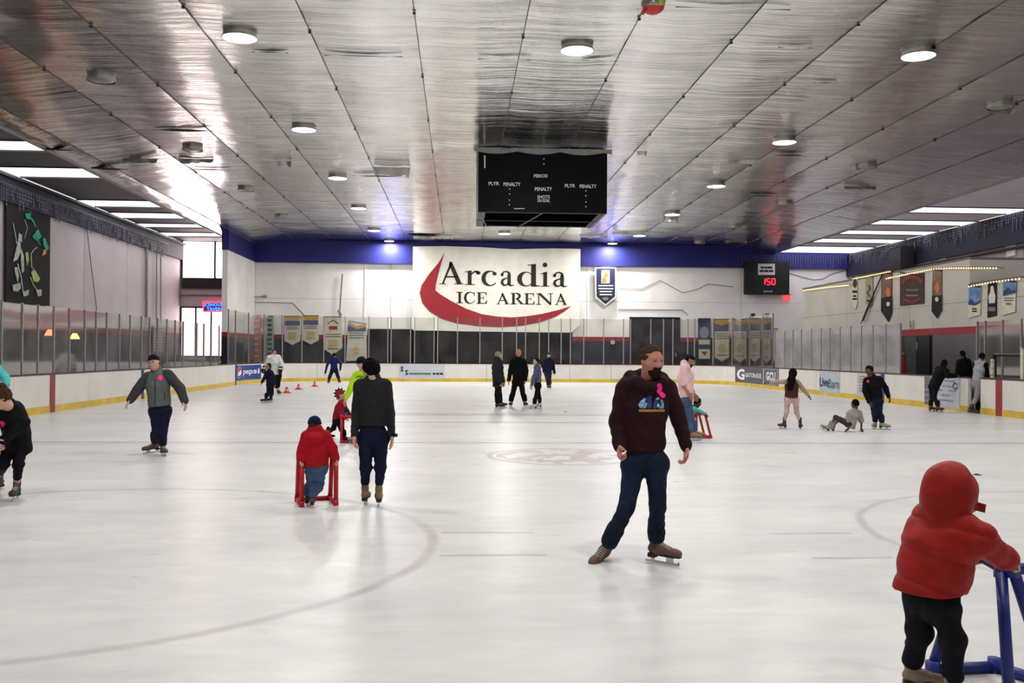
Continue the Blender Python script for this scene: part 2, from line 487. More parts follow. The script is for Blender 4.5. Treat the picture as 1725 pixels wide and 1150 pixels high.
# far wall
w_b = tag(MB().box(XRET - 0.3, XWR + 0.3, YW + 0.03, YW + 0.3, -0.05, ZC + 0.3).build('wall_back', joint_grey), kind='structure')
for a, b in zip([XRET, -4.2, 7.9, 17.6], [-4.2, 7.9, 17.6, XWR]):
    for z0, z1 in ((2.70, 4.9), (4.9, 7.1)):
        MB().box(a + 0.012, b - 0.012, YW, YW + 0.05, z0 + 0.006, z1 - 0.006).build('wall_panel', white_wall, w_b)
MB().box(XRET, XWR, YW - 0.01, YW + 0.05, 2.45, 2.70).build('wall_stripe', red_trim, w_b)
MB().box(XRET, XWR, YW - 0.01, YW + 0.05, -0.05, 2.45).build('dado_panel', navy_wall, w_b)
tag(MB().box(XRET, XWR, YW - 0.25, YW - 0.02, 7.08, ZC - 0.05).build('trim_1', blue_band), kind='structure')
# return wall beside the bar windows
YRET = XP(384, 424, XRET).y
w_ret = tag(MB().box(XRET - 0.3, XRET - 0.03, YRET, YW, -0.05, ZC + 0.2).build('wall_return', joint_grey), kind='structure')
MB().box(XRET - 0.3, XRET, YRET - 0.02, YW, 2.70, 7.10).build('wall_panel', white_wall, w_ret)
MB().box(XRET - 0.3, XRET + 0.01, YRET - 0.03, YW, 2.45, 2.70).build('wall_stripe', red_trim, w_ret)
MB().box(XRET - 0.3, XRET + 0.01, YRET - 0.03, YW, -0.05, 2.45).build('dado_panel', navy_wall, w_ret)
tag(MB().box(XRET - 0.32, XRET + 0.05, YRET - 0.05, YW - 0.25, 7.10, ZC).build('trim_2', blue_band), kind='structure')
tag(MB().box(XWL - 0.3, XWR + 0.3, YN - 0.3, YN, -0.05, ZC + 0.4).build('wall_near', white_wall), kind='structure')
# dark blue band above the lilac wall with its ledge, and the one opposite
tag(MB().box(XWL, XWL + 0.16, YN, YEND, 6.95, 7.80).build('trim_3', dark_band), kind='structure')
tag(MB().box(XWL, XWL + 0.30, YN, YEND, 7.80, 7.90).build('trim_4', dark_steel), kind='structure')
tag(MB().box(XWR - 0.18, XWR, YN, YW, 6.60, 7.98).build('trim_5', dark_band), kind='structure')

# bar windows at the end of the left wall
winw = tag(MB().box(XWL - 0.3, XRET - 0.31, YWIN + 0.05, YWIN + 0.3, -0.05, 8.3).build('wall_bar', left_wall), kind='structure')
def winmat(name, c, e):
    m = M(name, c, 0.3, var=0, emit=e); return m
day = winmat('daylit_window_pane', (255, 238, 235), WINDOW_E)
for (wn, ya, yb, xs) in (('window_1', 406, 469, (307, 362.5, 383)), ('window_2', 518, 600, (306, 331, 357, 384))):
    z1, z0 = W(340, ya, YWIN).z, W(340, yb, YWIN).z
    xx = [W(p, 440, YWIN).x for p in xs]; xx[0] = max(xx[0], XWL + 0.05); xx[-1] = XRET - 0.31
    fr = MB()
    for x in xx: fr.box(x - 0.05, x + 0.05, YWIN - 0.06, YWIN + 0.05, z0, z1)
    fr.box(xx[0], xx[-1], YWIN - 0.06, YWIN + 0.05, z1 - 0.04, z1 + 0.06)
    fr.box(xx[0], xx[-1], YWIN - 0.06, YWIN + 0.05, z0 - 0.06, z0 + 0.04)
    w = tag(fr.build(wn, dark_steel), kind='structure')
    for a, b in zip(xx[:-1], xx[1:]):
        MB().box(a + 0.05, b - 0.05, YWIN + 0.0, YWIN + 0.03, z0 + 0.04, z1 - 0.04).build('window_pane', day, w)
    if wn == 'window_1':
        MB().box(xx[0], xx[-1], YWIN - 0.10, YWIN + 0.04, W(340, 486, YWIN).z, z0 - 0.06).build('window_sill', M('brown_sill', (54, 42, 40), 0.7), w)
z_a = W(340, 497, YWIN).z
tag(MB().box(XWL + 0.02, XRET - 0.32, YWIN - 0.04, YWIN + 0.05, z_a - 0.03, z_a + 0.03).build('trim_6', joint_grey), kind='structure')

# dark windows and doors of the far wall
fwin = tag(MB().box(W(619, 580, YW).x, W(964, 580, YW).x, YW - 0.05, YW - 0.012, 0.4, W(800, 555, YW).z).build('window_3', black_m), kind='structure')
wx = [W(p, 580, YW).x for p in (621, 655, 690, 733, 772, 810, 848, 888, 926, 962)]
for k, (a, b) in enumerate(zip(wx[:-1], wx[1:])):
    MB().box(a + 0.04, b - 0.04, YW - 0.07, YW - 0.05, 0.5, W(800, 555, YW).z - 0.06 - 0.07 * max(0, k - 1) / 4).build('window_pane', dark_glass, fwin)
d1 = tag(MB().box(W(1060, 570, YW).x, W(1145, 570, YW).x, YW - 0.08, YW - 0.012, -0.05, W(1100, 534, YW).z).build('door_1', black_m), kind='structure')
dx = [W(p, 570, YW).x for p in (1062, 1102, 1143)]
for a, b in zip(dx[:-1], dx[1:]):
    lf = MB().box(a + 0.04, b - 0.04, YW - 0.11, YW - 0.08, 0.0, W(1100, 534, YW).z - 0.15).build('door_leaf', M('black_door_paint', (20, 21, 25), 0.4), d1)
    MB().box(b - 0.25, b - 0.15, YW - 0.16, YW - 0.11, 1.5, 1.75).build('door_handle', steel_m, lf)

# ------------------------------------------------------------------ rooms along the far side: front wall with door
ybr = XP(1352, 520, XIN).y
ystep = XP(1634, 500, XIN).y
z_hi = XP(1500, 461, XIN).z; z_lo = XP(1680, 474, XIN).z
w_in = tag(MB().box(XIN + 0.03, XIN + 0.25, YN, ybr, -0.05, z_lo - 0.02).build('wall_inner', joint_grey), kind='structure')
MB().box(XIN + 0.03, XIN + 0.25, ystep, ybr, z_lo - 0.02, z_hi - 0.02).build('upper_wall', joint_grey, w_in)
inner_m = M('inner_room_wall', (198, 192, 184), 0.7, var=0.05, scale=0.7)
yd0, yd1 = XP(1571, 600, XIN).y, XP(1514, 600, XIN).y       # doorway
segs = sorted([YN, 4, 9, 13, 17, 21, yd0, yd1, 36.0, 42.0, ybr] + [ystep])
for a, b in zip(segs[:-1], segs[1:]):
    zt = z_hi if a >= ystep - 0.01 else z_lo
    mid = 3.55 if b < 60 else 3.5
    MB().box(XIN, XIN + 0.05, a + 0.01, b - 0.01, 2.70, mid).build('wall_panel', inner_m, w_in)
    MB().box(XIN, XIN + 0.05, a + 0.01, b - 0.01, mid + 0.012, zt).build('wall_panel', inner_m, w_in)
    MB().box(XIN - 0.01, XIN + 0.05, a, b, 2.45, 2.70).build('wall_stripe', red_trim, w_in)
    if abs(a - yd0) > 0.01:
        MB().box(XIN - 0.01, XIN + 0.05, a, b, -0.05, 2.45).build('dado_panel', M('grey_dado', (92, 88, 92), 0.6, var=0.1, scale=1.0), w_in)
MB().box(XIN + 0.05, XWR, ybr - 0.2, ybr, -0.05, z_hi).build('end_wall', inner_m, w_in)
MB().box(XIN + 0.02, XWR, ystep - 0.03, ystep - 0.005, z_lo, z_hi - 0.01).build('end_wall', inner_m, w_in)
MB().box(XIN, XWR, ystep, ybr, z_hi, z_hi + 0.08).build('roof_slab', joint_grey, w_in)
MB().box(XIN, XWR, YN, ystep, z_lo, z_lo + 0.08).build('roof_slab', joint_grey, w_in)
d2 = tag(MB().box(XIN - 0.02, XIN + 0.06, yd0, yd1, -0.05, 2.45).build('door_2', M('dark_doorway', (16, 16, 19), 0.6)), kind='structure')
ya, yb_ = XP(1547, 600, XIN).y, XP(1527, 600, XIN).y
lf = MB().box(XIN - 0.08, XIN - 0.02, ya, yb_, 0.0, 2.42).build('door_leaf', M('grey_green_door', (58, 64, 62), 0.5), d2)
lf2 = MB().box(XIN - 0.06, XIN - 0.02, yd0 + 0.1, ya - 0.03, 0.0, 2.42).build('door_leaf', M('black_door_paint'), d2)
MB().box(XIN - 0.10, XIN - 0.06, yd0 + 0.9 * (ya - yd0), yd0 + 0.96 * (ya - yd0), 1.9, 2.2).build('door_handle', steel_m, lf2)

# ------------------------------------------------------------------ ceiling of silver foil strips
def foil_material():
    m = bpy.data.materials.new('silver_foil'); m.use_nodes = True
    nt = m.node_tree; N = nt.nodes; Lk = nt.links; b = N['Principled BSDF']
    b.inputs['Metallic'].default_value = 1.0; b.inputs['Roughness'].default_value = 0.17
    tc = N.new('ShaderNodeTexCoord'); mp = N.new('ShaderNodeMapping'); mp.inputs['Scale'].default_value = (0.15, 2.3, 1)
    Lk.new(tc.outputs['Object'], mp.inputs['Vector'])
    n = N.new('ShaderNodeTexNoise'); n.inputs['Scale'].default_value = 1.6; n.inputs['Detail'].default_value = 6; n.inputs['Roughness'].default_value = 0.6
    n.inputs['Distortion'].default_value = 0.4
    Lk.new(mp.outputs['Vector'], n.inputs['Vector'])
    bp = N.new('ShaderNodeBump'); bp.inputs['Strength'].default_value = 0.75; bp.inputs['Distance'].default_value = 0.04
    Lk.new(n.outputs['Fac'], bp.inputs['Height']); Lk.new(bp.outputs['Normal'], b.inputs['Normal'])
    n2 = N.new('ShaderNodeTexNoise'); n2.inputs['Scale'].default_value = 0.7; n2.inputs['Detail'].default_value = 5
    Lk.new(tc.outputs['Object'], n2.inputs['Vector'])
    r = N.new('ShaderNodeValToRGB'); r.color_ramp.elements[0].position = 0.3; r.color_ramp.elements[1].position = 0.7
    r.color_ramp.elements[0].color = lin((222, 221, 218)); r.color_ramp.elements[1].color = lin((240, 239, 236))
    Lk.new(n2.outputs['Fac'], r.inputs['Fac']); Lk.new(r.outputs['Color'], b.inputs['Base Color'])
    return m
foil = foil_material()
XCL, XCR = -13.1, 19.7
def zfoil(x):
    return ZC - (ZC - 0.02 - ZS) * min(1.0, max(0.0, (-9.6 - x) / 3.5, (x - 15.6) / 4.1)) ** 1.2
ceil = tag(MB().box(XCL, XCR, YN, YW, ZC + 0.45, ZC + 0.6).build('ceiling', M('roof_deck', (60, 58, 58), 0.9)), kind='structure')
xs_seam = [XCL] + [-0.94 + 2.27 * k for k in range(-5, 9)] + [XCR]
ysamp = list(np.arange(YN, 14.0, 0.5)) + list(np.arange(14.0, YW - 0.06, 0.13)) + [YW - 0.05]
ysamp = np.array(ysamp)
rng = np.random.default_rng(3)
def wrinkle(seed):
    r = np.random.default_rng(seed)
    def fn(y, u):
        z = np.zeros_like(y)
        for k in range(9):
            wl = r.uniform(0.45, 2.6); a = 0.0030 * wl ** 1.1; ph = r.uniform(0, 6.28); sk = r.uniform(-0.25, 0.25)
            z = z + a * np.sin(2 * math.pi * (y + sk * u * 2.2 + 0.15 * np.sin(y * 0.9 + ph)) / wl + ph) * (0.4 + 0.6 * np.sin(y * r.uniform(0.1, 0.4) + ph) ** 2)
        return z
    return fn
NU = 7
for k, (xa, xb) in enumerate(zip(xs_seam[:-1], xs_seam[1:])):
    fn = wrinkle(100 + k); vs = []
    for u in np.linspace(0, 1, NU):
        sag = 0.05 * math.sin(math.pi * u) * (0.5 + 0.5 * np.sin(ysamp * 0.75 + k) ** 2)
        z = zfoil(xa + (xb - xa) * u) - sag + fn(ysamp, u) * (0.45 + 0.55 * math.sin(math.pi * u))
        vs.append(np.c_[np.full_like(ysamp, xa + 0.006 + (xb - xa - 0.012) * u), ysamp, z])
    n = len(ysamp); V = np.concatenate(vs)
    fs = [(i * n + j, i * n + j + 1, (i + 1) * n + j + 1, (i + 1) * n + j) for i in range(NU - 1) for j in range(n - 1)]
    mb = MB(); mb.v = [tuple(p) for p in V]; mb.f = fs
    mb.build('foil_panel', foil, ceil, smooth=True)
seam_m = M('seam_cord', (110, 104, 100), 0.7)
for x in xs_seam[1:-1]:
    MB().tube([(x, YN, zfoil(x) - 0.012), (x, YW - 0.05, zfoil(x) - 0.012)], 0.008, 6).build('seam_cord', seam_m, ceil)
for k, x in enumerate(xs_seam[2:-2]):
    mb = MB()
    for y in np.arange(19.0 + (k % 2) * 1.3, 56, 4.4): mb.box(x - 0.03, x + 0.03, y - 0.03, y + 0.03, zfoil(x) - 0.05, zfoil(x) - 0.015)
    tag(mb.build('seam_clips', dark_steel, ceil), kind='stuff')
# tears: dark lens sheets under the foil stand for the shaded void above
void_m = M('void_shade', (22, 20, 20), 0.95)
flap_m = M('torn_foil', (176, 172, 166), 0.35, 0.9, bump=0.5, bscale=12)
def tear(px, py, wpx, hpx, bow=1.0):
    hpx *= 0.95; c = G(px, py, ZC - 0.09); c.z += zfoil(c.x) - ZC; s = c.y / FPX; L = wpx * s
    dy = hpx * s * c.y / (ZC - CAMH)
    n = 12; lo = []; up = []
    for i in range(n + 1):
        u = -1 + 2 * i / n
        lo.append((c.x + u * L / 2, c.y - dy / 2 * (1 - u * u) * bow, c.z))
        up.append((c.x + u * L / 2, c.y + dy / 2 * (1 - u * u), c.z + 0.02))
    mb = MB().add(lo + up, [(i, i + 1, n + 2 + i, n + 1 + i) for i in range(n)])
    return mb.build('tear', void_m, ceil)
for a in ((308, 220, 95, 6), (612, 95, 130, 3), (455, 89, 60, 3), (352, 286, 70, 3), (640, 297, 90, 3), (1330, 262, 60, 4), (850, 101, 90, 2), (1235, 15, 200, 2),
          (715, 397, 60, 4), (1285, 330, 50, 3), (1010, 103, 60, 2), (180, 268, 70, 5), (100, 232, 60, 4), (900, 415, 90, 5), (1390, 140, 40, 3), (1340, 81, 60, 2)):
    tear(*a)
def flap(px, py, wpx, hpx, seed):
    """a loose piece of foil hanging under the ceiling"""
    r = random.Random(seed); c = G(px, py, ZC - 0.10); c.z += zfoil(c.x) - ZC; s = c.y / FPX
    n = 8; vs = []
    for i in range(n + 1):
        u = i / n - 0.5
        j = r.uniform(-0.02, 0.02)
        vs.append((c.x + u * wpx * s, c.y + j, c.z + 0.06)); vs.append((c.x + u * wpx * s * 0.9, c.y + 0.08 + j * 3, c.z + 0.06 - hpx * s * r.uniform(0.5, 1.0)))
    mb = MB().add(vs, [(2 * i, 2 * i + 2, 2 * i + 3, 2 * i + 1) for i in range(n)])
    mb.build('foil_flap', flap_m, ceil, smooth=True)
for k, a in enumerate(((660, 284, 62, 18), (475, 274, 32, 10), (1082, 257, 18, 8), (745, 399, 40, 6), (1000, 398, 50, 6), (330, 270, 60, 8), (235, 262, 60, 8), (1130, 366, 26, 12), (1255, 272, 60, 8),
                       (1455, 282, 40, 9), (1690, 187, 50, 10), (1450, 315, 60, 6), (1060, 392, 60, 6), (1240, 405, 40, 5))):
    flap(*a, k)

# ------------------------------------------------------------------ sloping side roofs with translucent panels
sky_m = M('translucent_roof_panel', (250, 248, 255), 0.5, var=0, emit=SKYLIGHT_E)
M('grey_roof_panel', (112, 106, 108), 0.6, var=0.06, scale=1.0)
rib_m = M('roof_joist', (70, 64, 66), 0.7)
def side_roof(name, xa, za, xb, zb, y0, y1, strips, roofpan):
    t = MB().add([(xa, y0, za + 0.25), (xb, y0, zb + 0.25), (xb, y1, zb + 0.25), (xa, y1, za + 0.25)], [(0, 1, 2, 3)])
    o = tag(t.build(name, M('roof_deck')), kind='structure')
    def slab(a, b, dz, m, nm):
        mb = MB(); v = [(xa, a, za + dz), (xb, a, zb + dz), (xb, b, zb + dz), (xa, b, za + dz)]
        mb.add(v + [(p[0], p[1], p[2] + 0.05) for p in v], [(0, 3, 2, 1), (4, 5, 6, 7), (0, 1, 5, 4), (1, 2, 6, 5), (2, 3, 7, 6), (3, 0, 4, 7)])
        mb.build(nm, m, o)
    prev = y0
    for (a, b) in strips:
        if a - prev > 0.05: slab(prev + 0.02, a - 0.02, 0.0, roofpan, 'roof_panel')
        slab(a, b, 0.02, sky_m, 'skylight_panel')
        prev = b
    if y1 - prev > 0.05: slab(prev + 0.02, y1, 0.0, roofpan, 'roof_panel')
    for (a, b) in strips:
        for y in (a, b):
            mb = MB().add([(xa, y - 0.03, za - 0.04), (xb, y - 0.03, zb - 0.04), (xb, y + 0.03, zb - 0.04), (xa, y + 0.03, za - 0.04),
                           (xa, y - 0.03, za + 0.02), (xb, y - 0.03, zb + 0.02), (xb, y + 0.03, zb + 0.02), (xa, y + 0.03, za + 0.02)],
                          [(0, 3, 2, 1), (4, 5, 6, 7), (0, 1, 5, 4), (1, 2, 6, 5), (2, 3, 7, 6), (3, 0, 4, 7)])
            mb.build('joist', rib_m, o)
    return o
def ystrip(pairs, xedge, px_of_edge):
    out = []
    for (a, b) in pairs: out.append((G(px_of_edge(a), a, ZS).y, G(px_of_edge(b), b, ZS).y))
    return out
edgeL = lambda y: 773 - (593 - y) * 2.06
edgeR = lambda y: 773 + (593 - y) * 3.12
sL = [(29.6, 31.2)] + ystrip([(249, 266), (284, 302), (339, 351), (360, 370), (378, 385), (393, 400)], XCL, edgeL)
sL = [(y, y + 1.5) for y in np.arange(YN + 2, 27, 4.2)] + sL
sR = ystrip([(290, 307), (349, 359), (371, 379), (388, 395), (402, 409), (415, 426)], XCR, edgeR)
sR = [(y, y + 2.0) for y in np.arange(YN + 2, 32, 3.9)] + sR
sR = [q for i, q in enumerate(sR) if i == 0 or q[0] > sR[i - 1][1] + 0.1]
sL = [q for i, q in enumerate(sL) if i == 0 or q[0] > sL[i - 1][1] + 0.1]
side_roof('ceiling_left', XCL, ZS + 0.04, XWL, ZS + 0.04, YN, YWIN, sL, M('grey_roof_panel'))
side_roof('ceiling_right', XCR, ZS + 0.04, XWR, ZS + 0.04, YN, YW, sR, M('added_glow_roof_panel', (170, 160, 166), 0.6, var=0.08, scale=1.0, emit=0.16))  # faint glow added to the right-hand grey panels to brighten them
tag(MB().box(XCL - 0.04, XCL + 0.02, YN, YWIN, ZS - 0.03, ZS + 0.9).build('trim_7', M('edge_strip', (150, 146, 142), 0.5, 0.5)), kind='structure')
tag(MB().box(XCR - 0.02, XCR + 0.04, YN, YW, ZS - 0.03, ZS + 0.9).build('trim_8', M('edge_strip')), kind='structure')
tag(MB().box(XWL, XRET - 0.33, YWIN - 0.02, YW, 8.3, 8.5).build('ceiling_bar', M('roof_deck')), kind='structure')

# ------------------------------------------------------------------ ceiling lamps
lens_m = M('lit_lamp_lens', (255, 252, 245), 0.3, var=0, emit=12.0)
hood_m = M('lamp_hood_metal', (176, 172, 166), 0.35, 0.8)
dead_m = M('unlit_lamp_lens', (150, 148, 140), 0.25, var=0.1)
def lamp(x, y, lit, label, group, r=0.36, k=1.0):
    z = zfoil(x) - 0.13
    t = thing('ceiling_lamp', (x, y, z), label, 'ceiling lamp', group)
    MB().lathe((x, y, z), [(r, 0.0), (r * 0.99, 0.05), (r * 0.93, 0.12), (r * 0.62, 0.24), (r * 0.4, 0.32), (0.05, 0.36)], 24).build('hood', hood_m, t, smooth=True)
    MB().lathe((x, y, z), [(r * 1.02, -0.012), (r * 1.05, 0.0), (r * 1.02, 0.03), (r * 0.96, 0.03)], 24).build('rim', M('aluminium'), t, smooth=True)
    MB().lathe((x, y, z), [(r * 0.96, 0.02), (r * 0.7, -0.015), (r * 0.35, -0.03), (0.001, -0.035)], 24).build('lens', lens_m if lit else dead_m, t, smooth=True)
    if lit:
        ld = bpy.data.lights.new('lamp_light', 'AREA'); ld.shape = 'DISK'; ld.size = r * 1.8; ld.energy = LAMP_W * k
        ld.color = (1.0, 0.982, 0.955)
        lo = bpy.data.objects.new('lamp_light', ld); COL.objects.link(lo); lo.parent = t; lo.location = (0, 0, -0.06)
    return t
ORD = ['first', 'second', 'third', 'fourth', 'fifth', 'sixth', 'seventh']
rows = [20.6, 28.9, 36.9, 44.6, 52.7, 58.0]
for k, y in enumerate(rows):
    if k < 5: lamp(-4.72, y if k else 20.5, True, 'lit lamp, %s from the camera in the ceiling row over the woman in the blazer' % ORD[k], 'lit ceiling lamps', 0.36, 1.5 if k == 4 else 1.0)
lamp(2.56, 20.8, True, 'brightest lit lamp in the ceiling in front of the hanging scoreboard', 'lit ceiling lamps')
lamp(2.52, 53.3, True, 'small lit lamp in the ceiling just above the big arena banner', 'lit ceiling lamps', 0.36, 1.7)
for k, y in enumerate([20.6, 29.35, 37.3, 45.1, 53.4]):
    lamp(10.2, y, True, 'lit lamp, %s from the camera in the ceiling row beyond the hooded man' % ORD[k], 'lit ceiling lamps', 0.36, 1.5 if k == 4 else 1.0)
lamp(-4.25, 57.6, True, 'lit lamp at the blue band beside the arena banner, over the pale pennants', 'lit ceiling lamps', 0.30, 1.6)
lamp(9.3, 57.4, True, 'lit lamp at the blue band above the small navy pennant', 'lit ceiling lamps', 0.30, 1.6)
for k, y in enumerate([24.0, 32.1, 40.0, 47.9]):
    lamp(-8.9, y, False, 'unlit ceiling lamp in torn foil, %s from the camera on the bar side' % ORD[k], 'unlit ceiling lamps', 0.33)
for k, y in enumerate([24.7, 33.05, 41.5, 49.3, 56.7]):
    lamp(14.5, y, False, 'unlit ceiling lamp in torn foil, %s from the camera on the scoreboard clock side' % ORD[k], 'unlit ceiling lamps', 0.33)
# the rows go on behind the camera
for x, w1 in ((-4.72, 'bar side'), (2.55, 'middle'), (10.2, 'clock side')):
    for y, w2 in ((12.5, 'overhead'), (4.4, 'just behind the viewer')):
        lamp(x, y, True, 'lit lamp of the %s ceiling row, %s, out of view' % (w1, w2), 'lit ceiling lamps above the picture')
for y, w1 in ((38.4, 'nearer'), (46.5, 'farther')):
    lamp(2.55, y, True, '%s of the two lit ceiling lamps hidden behind the hanging scoreboard' % w1, 'lit ceiling lamps behind the scoreboard')
# ------------------------------------------------------------------ big arena banner
YBAN = YW - 0.40
cream_m = M('cream_vinyl', (248, 245, 234), 0.6, var=0.04, scale=1.2, bump=0.12, bscale=3)
banred = M('banner_red_print', (160, 36, 50), 0.6, var=0.03)
banblk = M('banner_black_print', (32, 30, 28), 0.6)
def crp(x, y): return (680 + x / 3.834, 380 + y / 3.834)      # enlarged view -> photograph
def ban(x, y, off=0.03):
    p = crp(x, y); return W(p[0], p[1], YBAN - off)
banner = thing('arena_banner', W(836, 560, YBAN), 'huge cream banner with the arena name and a red swoosh', 'banner')
bl = [(60, 640), (60, 134), (260, 132), (480, 138), (720, 152), (960, 146), (1142, 150), (1136, 640), (1084, 690), (880, 688), (400, 682), (240, 678), (62, 676)]
MB().poly([ban(x, y, 0.0) for x, y in bl], (0, 0.03, 0)).build('sheet', cream_m, banner)
sw_out = [(265, 172), (225, 240), (160, 318), (116, 384), (103, 436), (120, 500), (165, 552), (240, 600), (340, 630), (480, 648), (620, 655), (760, 646), (880, 624), (980, 588), (1040, 552), (1082, 518)]
sw_in = [(1082, 518), (1000, 544), (900, 568), (800, 584), (700, 592), (600, 586), (500, 570), (400, 534), (300, 482), (236, 442), (205, 418), (208, 380), (222, 320), (244, 240), (265, 172)]
for hx in (120, 600, 1080): MB().tube([ban(hx, 150, -.01), ban(hx, 150, -.01) + Vector((0, .20, 0))], .03, 6).build('fixing', dark_steel, banner)
prn('swoosh', [sw_out + sw_in[1:-1]], ban, banred, banner)
GLY = {
 'A': [[(.10, 0), (.17, 0), (.52, .86), (.47, 1)], [(.43, 1), (.52, 1), (.94, 0), (.74, 0), (.40, .88)], [(.24, .30), (.74, .30), (.72, .36), (.26, .36)],
       [(0, 0), (.28, 0), (.28, .035), (0, .035)], [(.62, 0), (1, 0), (1, .035), (.62, .035)]],
 'r': [[(.20, 0), (.44, 0), (.44, 1), (.20, .94)], [(0, .90), (.44, 1.0), (.44, .93), (.0, .86)], [(.02, 0), (.64, 0), (.64, .05), (.02, .05)]]
      + stroke([(.40, .66), (.52, .84), (.68, .93), (.86, .86)], [.05, .10, .13, .18]) + disc2((.86, .82), .14, .12),
 'c': stroke(arc2((.54, .49), .42, .45, 48, 322, 22), [.07 + .19 * max(0, -math.cos(math.radians(48 + 274 * k / 22))) for k in range(23)]) + disc2((.80, .78), .13, .11),
 'a': [[(.52, .06), (.76, .06), (.76, .74), (.52, .74)]] + stroke([(.12, .76), (.26, .93), (.46, .97), (.62, .88), (.66, .70)], [.12, .09, .08, .16, .22])
      + stroke([(.56, .54), (.36, .50), (.17, .38), (.14, .22), (.24, .08), (.40, .05), (.56, .16)], [.05, .08, .17, .22, .17, .09, .06]) + disc2((.15, .75), .11, .10)
      + stroke([(.64, .10), (.78, .03), (.98, .07)], [.16, .10, .04]),
 'd': [[(.60, 0), (.82, 0), (.82, 1.48), (.60, 1.44)], [(.44, 1.42), (.82, 1.48), (.82, 1.42), (.44, 1.37)], [(.82, 0), (1, .03), (1, .07), (.80, .10)]]
      + stroke(arc2((.38, .49), .31, .45, 40, 320, 20), [.05 + .17 * max(0, -math.cos(math.radians(40 + 280 * k / 20))) for k in range(21)]),
 'i': [[(.28, 0), (.72, 0), (.72, 1), (.28, .94)], [(.0, .88), (.72, 1), (.72, .93), (.0, .83)], [(0, 0), (1, 0), (1, .05), (0, .05)]],
 'I': [[(.30, 0), (.70, 0), (.70, 1), (.30, 1)], [(0, 0), (1, 0), (1, .06), (0, .06)], [(0, .94), (1, .94), (1, 1), (0, 1)]],
 'C': stroke(arc2((.54, .5), .44, .46, 40, 322, 22), [.05 + .17 * max(0, -math.cos(math.radians(40 + 282 * k / 22))) for k in range(23)]) + [[(.86, .66), (.92, .66), (.92, .98), (.87, .98)], [(.88, .2), (.94, .3), (.97, .28), (.90, .13)]],
 'E': [[(.12, 0), (.36, 0), (.36, 1), (.12, 1)], [(0, 0), (.95, 0), (.98, .30), (.93, .30), (.82, .06), (0, .06)], [(0, .94), (.80, .94), (.88, .72), (.93, .72), (.92, 1), (0, 1)],
       [(.36, .48), (.62, .48), (.62, .53), (.36, .53)], [(.62, .36), (.67, .36), (.67, .65), (.62, .65)]],
 'R': [[(.12, 0), (.32, 0), (.32, 1), (.12, 1)], [(0, 0), (.45, 0), (.45, .055), (0, .055)], [(0, .945), (.4, .945), (.4, 1), (0, 1)]]
      + stroke(arc2((.38, .73), .30, .245, 90, -90, 14), [.05 + .14 * max(0, math.cos(math.radians(90 - 180 * k / 14))) for k in range(15)])
      + [[(.40, .50), (.58, .50), (.94, .06), (1, .06), (1, 0), (.76, 0)]],
 'N': [[(.12, 0), (.18, 0), (.18, 1), (.12, 1)], [(.82, 0), (.88, 0), (.88, 1), (.82, 1)], [(.06, 1), (.28, 1), (.88, .12), (.88, -.02), (.80, -.02)],
       [(0, 0), (.30, 0), (.30, .05), (0, .05)], [(.70, .95), (1, .95), (1, 1), (.70, 1)], [(0, .95), (.2, .95), (.2, 1), (0, 1)]],
}
def glyph(ch, x0, x1, yb, yt):
    prn('letter', [[(x0 + u * (x1 - x0), yb + v * (yt - yb)) for u, v in p] for p in GLY[ch]], ban, banblk, banner)
for ch, x0, x1, yb, yt in (('A', 230, 386, 378, 232), ('r', 393, 497, 382, 288), ('c', 503, 608, 390, 288), ('a', 622, 714, 390, 292),
                           ('d', 738, 880, 393, 294), ('i', 886, 942, 393, 297), ('a', 960, 1058, 396, 298)):
    glyph(ch, x0, x1, yb, yt)
prn('letter_dot', disc2((913, 253), 15, 15), ban, banblk, banner)
for ch, x0, x1, yb, yt in (('I', 342, 382, 500, 427), ('C', 390, 464, 504, 426), ('E', 472, 540, 503, 430), ('A', 598, 682, 506, 434), ('R', 690, 776, 507, 434),
                           ('E', 780, 846, 508, 436), ('N', 856, 966, 510, 436), ('A', 976, 1056, 512, 438)):
    glyph(ch, x0, x1, yb, yt)

# ------------------------------------------------------------------ hanging scoreboard
sb_black = M('scoreboard_black', (7, 8, 13), 0.35, var=0.1, scale=0.5, spec=0.12)
sb_txt = M('scoreboard_lettering', (235, 235, 238), 0.5, var=0)
YS0, YS1 = 31.3, 35.0
def sbp(x, y, Y=YS0):
    return W(780 + x * 260 / 1725, 230 + y * 260 / 1725, Y)
tl, tr_, br, bl_ = sbp(172, 170), sbp(1612, 196), sbp(1598, 862), sbp(172, 832)
sx0, sx1 = tl.x, tr_.x; sz1, sz0 = tl.z, (br.z + bl_.z) / 2
sbd = thing('hanging_scoreboard', ((sx0 + sx1) / 2, YS0, sz0), 'black four-sided scoreboard hanging from the foil ceiling', 'scoreboard')
MB().box(sx0, sx1, YS0, YS0 + 0.25, sz0, ZC - 0.10).build('front_face', sb_black, sbd)
MB().box(sx0, sx1, YS1 - 0.25, YS1, sz0, ZC - 0.10).build('rear_face', sb_black, sbd)
MB().box(sx1 - 0.25, sx1, YS0 + 0.25, YS1 - 0.25, sz0, ZC - 0.10).build('side_face', sb_black, sbd)
MB().box(sx0, sx0 + 0.25, YS0 + 0.25, YS1 - 0.25, sz0, ZC - 0.10).build('side_face', M('scoreboard_side_grey', (92, 90, 88), 0.5, var=0.15, scale=2), sbd)
MB().box(sx0 + 0.25, sx1 - 0.25, YS0 + 0.25, YS1 - 0.25, sz0 + 0.5, sz0 + 0.6).build('inner_floor', sb_black, sbd)
thin = M('steel_edge', (96, 96, 100), 0.4, 0.5)
mid = (sx0 + sx1) / 2
